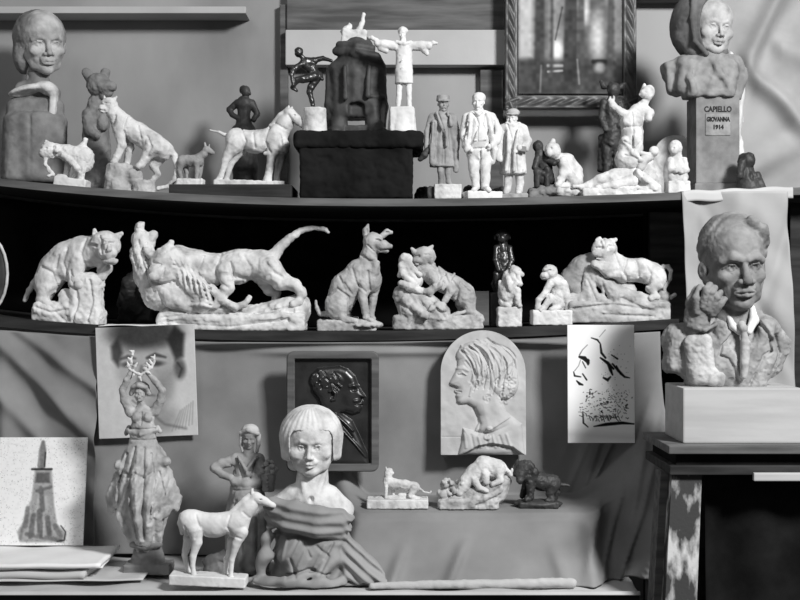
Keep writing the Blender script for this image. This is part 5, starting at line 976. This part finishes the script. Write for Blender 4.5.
head(V, 443.5, 100, 2, 17, yaw=8, moust=True, ears=True); V.c((443.5, 104, 0, 4), (443, 111, 0, 5), k=2)
V.g([(438,110),(443,124),(441,160)],[(449,110),(447,124),(450,158)],[(434,120),(433,156)],[(431,120),(430,140)],[(444,138),(444,160)],depth=1.3,w=.9)
Cp = S(.55, .1, 4); Cp.cyl(443, 91.5, 97.5, 1, 6.4, 6.8, rd=1, fl=1.1); Cp.c((439, 97.5, 7, 1), (444, 97.8, 9, 1.1), (449, 97.5, 7, 1), k=1)
Bg = S(.6, .3, 3); Bg.c((428, 146, 6, 3), (424, 152, 7, 3.4), (420, 156, 7, 2.4), k=2)
B = S(.75, .3, 4); B.box(434, 181, 461, 196, -10, 13, r=1); B2 = S(.75, .5, 4); B2.box(427, 183, 436, 196, -9, 8, r=1.5)
statue('soldier_statuette', 'plaster soldier in kepi and open greatcoat holding a dark bag, leftmost of three men', 'statuette', 444, 197, 3.57, [('figure', V, 'greyplaster'), ('cap', Cp, 'greyplaster'), ('bag', Bg, 'darkclay'), ('base', B, 'plaster'), ('base_block', B2, 'darkclay')], z=zux(444)-.001)
V = S(.5, .2, 4, 69)                                            # man in a suit
V.warp.append(lambda X, Y, D: .35*np.sin(.5*Y+.6*X+.4*D)*sstep(110, 130, Y))
V.c((479, 118, 0, 11), (479, 136, 1, 11), (478, 148, 0, 11), k=4); V.e(479, 113, 0, 14, 7.5, 7, k=3); V.c((467, 114, 0, 5.4), (464, 130, 0, 4.6), (466, 142, 4, 4), (470, 147, 8, 3), k=2.5); V.c((491, 114, 0, 5.6), (498, 128, 1, 4.8), (496, 138, 5, 4.2), (489, 144, 8, 3.6), k=2.5)
V.c((470, 112, 7, 2.4), (468, 130, 9, 2.6), (466, 146, 7, 3), k=2.5); V.c((487, 112, 7, 2.4), (491, 128, 9, 2.8), (494, 146, 5, 3.6), (492, 158, 2, 3), k=2.5); V.e(479, 131, 6, 8, 9, 7, k=3); V.c((474, 138, 12, 1), (485, 137, 12, 1), k=1.5)
V.c((473, 146, 2, 7), (474, 166, 2, 5.4), (476, 182, 3, 4.2), k=2.5); V.c((485, 146, 0, 7), (485, 166, 1, 5.6), (485, 182, 2, 4.4), k=2.5); V.c((475, 185, 7, 3), (473, 187.5, 12, 2.8), k=1.5); V.c((486, 185, 6, 3), (488, 187, 11, 2.8), k=1.5); V.c((479.5, 150, 9, 1), (480.5, 184, 9, 1.2), k=1.5, op='-')
V.c((478.5, 104, 0, 4.4), (479, 110, 0, 5.5), k=2); V.c((474, 109, 8, 1.2), (478, 112, 10, 1.6), (483, 108, 8, 1.2), k=1)
head(V, 478, 98, 2, 19, yaw=-12, pitch=2, moust=True, eyes=True); V.e(479, 93.5, -2, 7, 5.5, 7.4, k=2)
V.g([(474,110),(478,122),(471,140),(468,150)],[(484,109),(482,122),(488,134),(492,156)],[(480,146),(480.5,184)],[(468,120),(466,136)],[(494,118),(493,132)],[(472,146),(488,145)],depth=1.2,w=.9)
V.g([(477,124),(477,138)],depth=.7,w=.6)
B = S(.75, .3, 4); B.b(482, 192, 0, 18, 4, 12, r=.8, yaw=12)
statue('suited_man_statuette', 'bright white plaster man in open suit, hand in pocket, middle of three men', 'statuette', 482, 196, 3.55, [('figure', V, 'white'), ('base', B, 'white')], z=zux(482)-.001)
V = S(.5, .2, 4, 70)                                            # man in an overcoat
V.warp.append(lambda X, Y, D: .4*np.sin(.75*X+.3*D+.1*Y)*sstep(122, 140, Y)*(1-sstep(164, 168, Y)))
V.cyl(513, 120, 169, 0, 11, 14, rd=1.2, fl=.68); V.e(513, 123, 0, 12.5, 7, 7, k=3); V.c((503, 124, 0, 5), (500, 138, 1, 4.2), (499, 150, 3, 3.4), (499, 155, 4, 3), k=2.5); V.c((523, 124, 0, 5), (527, 136, 2, 4.4), (524, 144, 8, 3.6), (518, 144, 12, 3), k=2.5)
V.c((508, 126, 8, 2), (507, 148, 11, 2), (505, 166, 12, 2), k=2); V.c((517, 126, 8, 2), (514, 148, 12, 2), (513, 166, 12, 2), k=2); V.c((510.5, 128, 11, .9), (509, 166, 13.5, .9), k=1, op='-'); V.box(502, 164, 525, 169, -8, 9, r=2, k=3)
V.c((509, 166, 0, 4.6), (508, 178, 0, 4), (507, 185, 1, 3.6), (505.5, 187.5, 5, 3), k=2); V.c((519, 166, 0, 4.6), (520, 178, 0, 4), (519, 185, 1, 3.6), (518, 187.5, 5, 3), k=2); V.c((513, 116, 0, 4), (513, 122, 0, 5), k=2); V.c((507, 119, 4, 2.2), (513, 121, 6, 2.2), (519, 119, 3, 2.2), k=1.5)
head(V, 511.5, 113, 2, 17, yaw=-18, pitch=6, moust=True)
V.g([(507,120),(511,134),(510,168)],[(518,120),(513,134)],[(504,126),(503,150)],[(519,148),(521,166)],[(515,150),(516,166)],depth=1.2,w=.9)
Cp = S(.55, .1, 4); Cp.e(513, 107.5, 1, 6.8, 4.2, 7, k=1); Cp.c((507, 109.5, 6, 1), (511, 110, 9, 1), (517, 109.5, 7, 1), k=1)
Bk = S(.55, .1, 4); Bk.b(521, 145, 12, 4, 2.8, 1.6, r=.5, rot=8)
B = S(.75, .4, 4); B.box(499, 189, 527, 196, -10, 12, r=1)
statue('overcoat_man_statuette', 'plaster man in cap and long overcoat holding a book, rightmost of three men', 'statuette', 513, 195.5, 3.6, [('figure', V, 'plaster'), ('cap', Cp, 'midplaster'), ('book', Bk, 'clay'), ('base', B, 'greyplaster')], z=zux(513)-.001)
for (px, w, h, Y, lab) in ((422, 8, 11, 3.72, 'small dark rounded clay lump on the shelf beside the black block'), (468, 7, 13, 3.76, 'small dark clay lump behind the bases of soldier and suited man'), (499, 8, 10, 3.74, 'small dark clay lump between suited man and overcoat man')):
    V = S(.8, .8, 4, px); V.e(px, 190, 0, w, h, 8, k=2); V.e(px+3, 184, 3, w*.5, h*.5, 5, k=3); V.e(px, 195, 0, w*1.1, 5, 9, k=3); statue('clay_lump', lab, 'sculpture', px, 197, Y, [('clay_lump', V, 'darkclay')], z=zux(px, Y))

# ---- crouching pair
V = S(.6, .3, 4, 71)
V.e(552, 143, 6, 8, 8.6, 8, k=2); V.c((552, 136, 2, 4), (553, 133, 2, 2.6), k=2); V.c((557, 150, 2, 6), (566, 154, 0, 9), (573, 164, -1, 9.5), (574, 174, 0, 9), k=4); V.e(575, 170, 0, 8, 11, 10, k=3); V.c((562, 154, 8, 5), (566, 166, 11, 3.6), (558, 172, 13, 3), k=2.5); V.c((572, 174, 8, 6), (562, 158, 12, 4.4), (560, 172, 13, 3.4), (556, 178, 15, 3), k=2.5); V.c((566, 178, 10, 3.6), (556, 179, 14, 2.6), k=2); V.e(548, 146, 12, 3.4, 4, 3, k=1.5); V.e(549.5, 141.5, 13.4, 1.4, 1, 1.2, k=.6, op='-')
V2 = S(.6, .3, 4, 72)
V2.e(538, 138, 0, 5.4, 6.2, 5.4, k=2); V2.c((540, 146, 0, 5), (545, 158, -1, 7), (547, 172, -1, 8), k=4); V2.c((537, 150, 4, 3.4), (534, 160, 7, 2.8), (542, 166, 10, 2.6), k=2); V2.c((546, 152, 5, 3.4), (553, 156, 9, 2.6), (557, 154, 10, 2.2), k=2); V2.c((542, 172, 5, 5), (536, 164, 9, 3.6), (536, 178, 9, 3), k=2); V2.c((549, 172, 6, 4.6), (546, 162, 10, 3.2), (546, 178, 10, 2.8), k=2)
B = S(.85, .8, 4, 73); B.e(554, 184, 2, 27, 8, 15, k=3); B.box(528, 184, 584, 194, -14, 14, r=3, k=3)
statue('crouching_pair', 'crouching white figure facing a dark crouching companion on a dark rock', 'statuette', 556, 193, 3.66, [('figure', V, 'plaster', 'white crouching figure'), ('figure', V2, 'bronzedull', 'dark crouching figure'), ('rock', B, 'clay')], z=zux(556)-.001)

# ---- reclining and rising group
V = S(.65, .35, 4, 74)
V.c((628, 158, 2, 12), (632, 146, 3, 12), (634, 132, 3, 10.5), (634, 120, 2, 11), (640, 110, 1, 8), k=4); V.c((645, 106, 0, 6.5), (651, 112, 2, 5.4), (650, 117, 5, 4), k=3); V.e(629, 121, 8, 5.6, 5.4, 5, k=2.5); V.e(639, 120, 8, 5.4, 5.4, 5, k=2.5)
V.c((629, 113, 2, 5), (621, 108, 4, 3.8), (615, 103, 5, 3.4), (614, 99, 5, 2.8), k=2.5); V.c((612, 98, 5, 1.4), (613, 95, 5, 1.2), k=1); V.c((616, 98, 5, 1.4), (616.5, 94.5, 5, 1.2), k=1); V.c((646, 104, 1, 4.4), (649, 98, 2, 4), k=2)
V.e(650, 92, 3, 7, 7.4, 7, k=2); V.c((648, 90, 1, 5), (648, 83, 1, 1.6), k=2); V.e(645, 93, 8, 3.4, 4, 3.6, k=1.5); V.c((643, 93, 8, 1.2), (641.6, 94, 9, 1), k=1); V.e(653, 90, -1, 5.6, 7, 6, k=2)
V.c((632, 134, 10, .9), (633, 148, 13, .9), k=2, op='-'); V.c((624, 156, 6, 8), (630, 160, 8, 8), (634, 150, 8, 7), k=4); V.c((625, 138, 10, 3.6), (632, 152, 14, 3.2), (640, 160, 13, 2.4), k=2)
V.g([(633,112),(633,130),(632,150)],[(626,126),(640,126)],[(624,140),(634,148),(640,142)],[(624,154),(636,158)],depth=1.3,w=1)
V.g([(645,91),(648,92)],[(643,97),(646,97)],depth=1,w=.6)
L = S(.65, .35, 4, 75)
L.c((630, 174, 6, 8.4), (614, 174, 8, 7.4), (600, 177, 8, 5.6), (588, 183, 8, 4.2), (580, 184, 9, 3.2), k=3.5); L.c((630, 180, 14, 6.4), (612, 184, 16, 5), (596, 186, 16, 3.6), k=3); L.e(632, 173, 4, 9, 9, 10, k=3); L.c((580, 183, 10, 2.4), (573, 183, 11, 1.8), k=1.5)
C_ = S(.6, .2, 4, 76); C_.e(654, 150.5, 8, 5, 5.2, 5, k=1.5); C_.c((651, 155, 6, 4), (644, 158, 8, 5), (640, 166, 12, 4), k=3); C_.c((648, 154, 9, 2.6), (640, 152, 12, 2), k=1.5)
R = S(.8, .8, 5, 77)
R.c((648, 160, -2, 7), (647, 178, 0, 12), (646, 186, 0, 13), k=5); R.box(580, 185, 658, 196, -16, 20, r=2.5, k=5); R.c((560, 187, 4, 4), (590, 189, 6, 6), k=4); R.c((636, 172, 16, 4), (652, 188, 16, 5), k=3); R.c((634, 188, 18, 1), (642, 170, 19, 1), k=2, op='-')
statue('reclining_group', 'large white plaster group, woman rising with raised arm from reclining legs and child', 'sculpture', 612, 196, 3.6, [('woman', V, 'plaster'), ('reclining_legs', L, 'plaster'), ('child', C_, 'plaster'), ('rock', R, 'plaster')], z=zux(612)-.004, tilt=math.radians(-2))
# ---- tall dark bronze before the painting
V = S(.7, .5, 4, 78)
V.e(613, 71, 2, 6.5, 7.5, 6.5, k=2); V.c((613, 78, 0, 4.6), (612, 92, 0, 8.5), (612, 112, 0, 8), (612, 124, 0, 8.5), k=4); V.c((604, 84, 0, 4), (601, 100, 2, 3.2), (605, 112, 5, 2.8), k=2.5); V.c((620, 84, 0, 4), (623, 98, 2, 3.2), (618, 108, 6, 2.8), k=2.5); V.c((607, 124, 0, 6), (607, 146, 0, 4.4), (607, 168, 0, 4), k=2.5); V.c((617, 124, 0, 6), (617, 146, 0, 4.4), (616, 168, 0, 4), k=2.5); V.c((604, 68, 0, 3), (601, 63, 0, 2), k=2); V.c((621, 68, 0, 3), (624, 65, 0, 2), k=2); V.c((602, 118, -4, 3), (602, 150, -4, 4), k=3)
B = S(.8, .3, 4); B.box(600, 168, 624, 187, -11, 11, r=1.5)
statue('bronze_figure', 'tall slim black bronze figure standing before the right edge of the framed painting', 'statuette', 612, 186, 3.88, [('figure', V, 'bronzedull'), ('base', B, 'darkclay')], z=zux(612, 3.88))

# ---- arched plaster disc, small child, pedestal with hooded girl
c = Canvas(655, 121, 700, 187, .6); c.raise_(c.ell(677, 160, 13, 20), 4, 8); c.add(c.ell(677, 143, 20, 20), .8, 1.5); c.grain(.4, 4, 9)
ar = np.minimum(1, np.abs((c.X-677.5)/22.6)); ht = 143.5-22*np.sqrt(1-ar**2); Yn = np.where(c.Y < 144, ht+(c.Y-121)/23*(144-ht), c.Y)
P = np.zeros(c.X.shape+(3,)); k_ = 3.8/FPX; P[..., 0] = (c.X-677.5)*k_; P[..., 2] = (187-Yn)*k_; P[..., 1] = -c.H*k_+.03*(187-Yn)/66
o = sheet('arched_plaque', P, 'plaster', .015, None, True, (px2x(677.5, 3.8), 3.8, zux(677, 3.8)+.002)); tag(o, 'pale round-topped plaster plaque leaning behind the small child figure', 'plaque')
V = S(.55, .3, 3, 80)
V.e(675, 143.5, 2, 6.8, 7.8, 7, k=2); V.e(673, 146, 7, 4.4, 4.6, 3.6, k=1.5); V.c((676, 152, 0, 6), (677, 163, 0, 8.5), (677, 174, 1, 9), k=3.5); V.c((670, 156, 3, 3.6), (669, 165, 7, 3), (674, 167, 11, 2.4), k=2); V.c((683, 156, 3, 3.6), (685, 166, 6, 3), (679, 168, 11, 2.4), k=2); V.c((671, 173, 6, 4), (672, 178, 8, 3), k=2); V.c((683, 173, 6, 4), (682, 178, 8, 3), k=2); V.e(676, 166, 12, 4, 2.4, 2, k=1); V.e(671.5, 144.5, 10, 1.2, 1, 1, k=.5, op='-'); V.e(675, 144.5, 10.6, 1.2, 1, 1, k=.5, op='-')
B = S(.7, .3, 4); B.box(666, 177, 688, 192, -10, 12, r=1)
statue('child_statuette', 'little plaster child looking down at its hands, on a plinth before the arched plaque', 'statuette', 677, 191, 3.6, [('child', V, 'plaster'), ('plinth', B, 'plaster')], z=zux(677)-.001)

pk = 3.72/FPX; pz = zux(714, 3.72)
t = link('pedestal', None, None, (px2x(713, 3.72), 3.72, pz+.001)); tag(t, 'square dark pedestal with incised name panel carrying the hooded girl bust', 'pedestal')
def pb(name, x0, x1, y0, y1, z0, z1, m): return link(name, boxmesh(name, x0*pk, x1*pk, y0*pk, y1*pk, z0*pk, z1*pk, M[m], .003), t)
pb('plinth', -24, 28, -26, 24, 0, 11, 'clay'); pb('shaft', -22, 21, -22, 20, 11, 98, 'clay')
o = pb('nameplate', -13, 12, -23, -21.5, 58, 80, 'greyplaster')
def writing(txt, z, h, wid, y=-23.2):
    cu = bpy.data.curves.new('inscription', 'FONT'); cu.body = txt; cu.size = h; cu.align_x = 'CENTER'; cu.extrude = .0006; cu.offset = .0009
    tmp = bpy.data.objects.new('inscription', cu); COL.objects.link(tmp); dg = bpy.context.evaluated_depsgraph_get(); me = bpy.data.meshes.new_from_object(tmp.evaluated_get(dg)); bpy.data.objects.remove(tmp)
    xs_ = [v.co.x for v in me.vertices]; me.materials.clear(); me.materials.append(M['ink']); me.name = 'inscription'
    o = link('inscription', me, t, (-.5*pk, y*pk, z)); o.rotation_euler = (math.pi/2, 0, 0); o.scale = (wid/(max(xs_)-min(xs_)), 1, 1); return o
writing('CAPIELLO', 81.5*pk, 7.5*pk, 27*pk, -22.0); writing('GIOVANNA', 72*pk, 6.0*pk, 23*pk); writing('1914', 64.5*pk, 5.6*pk, 10*pk)
V = S(.8, .3, 5, 82)                                             # cape and body
V.b(703, 74, 0, 31, 19, 20, r=10, k=6, rot=3); V.c((682, 62, 2, 9), (706, 58, 4, 14), (732, 62, 0, 10), k=8); V.b(671, 74, 0, 7, 16, 10, r=5, k=8, rot=-12); V.c((735, 60, -4, 9), (740, 74, -4, 8), (734, 92, -4, 8), k=8)
V.c((687, 62, 18, 3), (684, 78, 22, 3), (690, 92, 20, 3), k=6); V.c((708, 60, 18, 3), (717, 76, 21, 3), (728, 92, 15, 3), k=6); V.c((697, 64, 22, 1.6), (699, 90, 23, 2), k=5, op='-'); V.c((722, 58, 15, 3), (731, 74, 15, 3), k=5); V.b(706, 92, 6, 24, 4, 14, r=3, k=6)
V.warp.append(lambda X, Y, D: 1.1*np.sin(.36*X+.10*Y+.25*D)*sstep(56, 68, Y))
HD = S(.7, .1, 4, 83); head(HD, 711, 25, 8, 58, yaw=14, pitch=6, roll=3, fat=1.16, jaw=1.25, lipk=.8, ears=False, brow=.5, nose=.85, young=1); HD.c((706, 44, 0, 13), (706, 58, 0, 15), k=5)
HO = S(.8, .2, 5, 84); HO.e(701, 22, -5, 30, 36, 31, k=4); HO.c((682, 34, 4, 9), (692, 48, 8, 8), (706, 53, 8, 7), (722, 50, 6, 5), k=6); HO.e(716, 24, 30, 22, 36, 29, k=3, op='-', rot=3); HO.c((690, -6, 16, 2.4), (687, 20, 23, 2.8), (690, 42, 22, 2.4), (702, 54, 20, 2.4), k=3)
statue('hooded_girl_bust', 'bust of a chubby child in a hood and cape, on the inscribed pedestal', 'bust', 706, 96, 3.70, [('cape', V, 'terracotta'), ('head', HD, 'midplaster'), ('head/hood', HO, 'clayhood')], z=pz+.001+96*pk)
# pale drapery behind the bust and bell-like figurine
V = S(.8, .3, 5, 85); V.c((736, 50, -24, 7), (743, 66, -20, 8), (741, 90, -18, 8), (739, 112, -16, 8), (738, 134, -16, 7), (742, 156, -14, 8), (744, 176, -14, 9), (744, 191, -14, 10), k=8); V.c((728, 60, -28, 6), (731, 90, -28, 6), (732, 150, -26, 6), (731, 190, -26, 7), k=6)
V.warp.append(lambda X, Y, D: .9*np.sin(.75*X+.12*Y))
statue('hanging_scarf', 'bright white cloth falling behind the hooded girl bust and its pedestal', 'cloth', 738, 191, 3.72, [('scarf', V, 'white')], z=zux(738, 3.72))
V = S(.65, .4, 4, 86); V.c((745, 156, 0, 7), (746, 172, 0, 9), (749, 184, 0, 12), k=4); V.e(747, 157, 5, 7, 8, 6, k=3); V.c((740, 160, 6, 4), (738, 172, 7, 4), k=2.5); V.c((756, 172, 4, 4), (761, 185, 4, 4), k=3); V.e(750, 172, 11, 3, 6, 4, k=2, op='-')
statue('seated_statuette', 'small dark huddled statuette beside the inscribed pedestal, top shelf right', 'statuette', 749, 189, 3.6, [('figure', V, 'bronzedull')], z=zux(749)-.001)
# cloth hanging at the upper right corner, paper on the shelf below
xs = np.linspace(px2x(722, 3.95), px2x(860, 3.95), 110); zs = np.linspace(at(0, -30, 3.95).z, zux(800, 3.95)+.02, 100); A, B = np.meshgrid(xs, zs)
PX = A*FPX/3.95+400; PY = HZ+(ZC-B)*FPX/3.95
f = .05*np.exp(-(((PX-745)-(70-PY)*.45)/11)**2)+.045*np.exp(-(((PY-85)-(PX-765)*1.0)/13)**2)*sstep(735, 760, PX)+.03*np.exp(-(((PY-150)+(PX-790)*.55)/14)**2)+.02*np.sin(PX*.06+PY*.05)+.03*np.exp(-(((PY-40)-(PX-775)*.6)/14)**2)*sstep(768, 785, PX)
o = sheet('corner_cloth', np.stack([A, 3.98-f, B], -1), 'hungcloth', .002); tag(o, 'pale cloth hung in loose diagonal folds at the upper right corner', 'cloth')
xs = np.linspace(px2x(682, 3.5), px2x(792, 3.5), 60); rows = []
for i in range(20):
    u = i/19; y = 3.74-.25*min(u/.75, 1) ; z = zu(xs)+.0035+.002*np.sin(xs*60+y*30)-.03*max(0, (u-.75)/.25); rows.append(np.stack([xs, np.full_like(xs, y-.004*max(0, u-.75)), z], -1))
o = sheet('shelf_paper', np.array(rows), 'paper', .0025); tag(o, 'pale paper lying over the shelf edge under the inscribed pedestal', 'paper')

# ---- framed woodland painting
FY = 4.0; fk = FY/FPX
t = link('framed_painting', None, None, at(571, 111, FY)); tag(t, 'woodland painting in a heavy carved dark frame on the wall behind the three men', 'painting')
c = Canvas(518, -16, 622, 94, .6, .30)
tone = lambda d, v, s, a=1: c.tone(d, v, s, a)
tone(c.poly([(518, -16), (533, -16), (533, 58), (518, 60)]), .62, 4); tone(c.poly([(547, -16), (562, -16), (562, 60), (548, 60)]), .5, 6, .8); tone(c.ell(557, 50, 6, 10), .78, 4); tone(c.ell(597, 36, 7, 22), .68, 6); tone(c.ell(585, 10, 4, 14), .72, 3); tone(c.ell(574, 4, 10, 8), .55, 6, .8); tone(c.poly([(605, -16), (622, -16), (622, 50), (606, 50)]), .42, 5)
tone(c.poly([(518, 60), (622, 62), (622, 94), (518, 94)]), .20, 5, .9); tone(c.seg([(548, 66, 1.5), (562, 66, 1.5)]), .55, 1.5); tone(c.seg([(548, 72, 1), (562, 71, 1)]), .6, 1.2); tone(c.seg([(593, 62, 2), (612, 62, 2)]), .12, 1.5); tone(c.ell(599, 68, 5, 5), .5, 3)
for (x, w, v) in ((540, 4, .2), (571, 6, .18), (581, 3, .26), (611, 3, .25), (552, 1.2, .22)): tone(c.seg([(x, -16, w), (x-1, 92, w+1)]), v, 2, .9)
tone(c.seg([(555, 40, .8), (562, 8, .8)]), .2, 1, .8); tone(c.seg([(577, 60, .8), (579, 84, 1)]), .5, 1.2, .8); tone(c.seg([(541, 66, .8), (540, 92, 1)]), .42, 1.2, .8)
c.H = c.H*1.15; c.grain(.05, 4, 7); c.grain(.03, 9, 8)
picture('canvas', c, FY, 'paint', .006, t); cvo = [x for x in t.children if x.name.startswith('canvas')][0]; cvo.location = ((570-571)*fk, -.006, (111-94)*fk)
def rail(x0, y0, x1, y1, w):
    n = max(8, int(math.hypot(x1-x0, y1-y0)/1.6)); m_ = 13; U = np.linspace(0, 1, n)[:, None]; Vv = np.linspace(0, 1, m_)[None, :]
    L = math.hypot(x1-x0, y1-y0); nx, ny = -(y1-y0)/L, (x1-x0)/L
    px = x0+(x1-x0)*U+nx*w*(Vv-.5); py = y0+(y1-y0)*U+ny*w*(Vv-.5); q_ = np.abs(Vv-.5)*2
    d = 7*np.sqrt(np.clip(1-q_**2.4, 0, 1))+1.8*np.sin(U*L*.42+4*(Vv-.5)*3)*(q_ < .55)*(1-q_)+2.2*(q_ > .82)
    return sheet('frame_rail', np.stack([(px-571)*fk, -d*fk+0*px, (111-py)*fk], -1), 'frame', .012, t)
rail(511, 111, 511, -30, 13); rail(505, 102.5, 637, 102.5, 14); rail(629, -30, 629, 111, 14); rail(637, -24, 505, -24, 14)

# ------------------------------------------------------------------ things that belong together
def together(group, *starts):
    for o in bpy.data.objects:
        if o.parent is None and any(o.get('label', '').startswith(s) for s in starts): o['group'] = group
together('dark clay lumps on the top shelf', 'small dark rounded clay lump', 'small dark clay lump')
together('three standing men on the top shelf', 'plaster soldier', 'bright white plaster man', 'plaster man in cap')
together('papers stacked at the left of the table', 'large thin paper sheet', 'thick pile', 'slightly skewed', 'white speckled sheet')
together('animal sculptures on the niche shelf', 'white plaster panther', 'large white plaster tiger', 'alert seated', 'white plaster lioness', 'glossy black', 'small white plaster monkey', 'seated plaster ape', 'white plaster pair')
together('animal statuettes on the cloth ledge', 'small pale reclining', 'plaster lioness crouching', 'small black bronze')
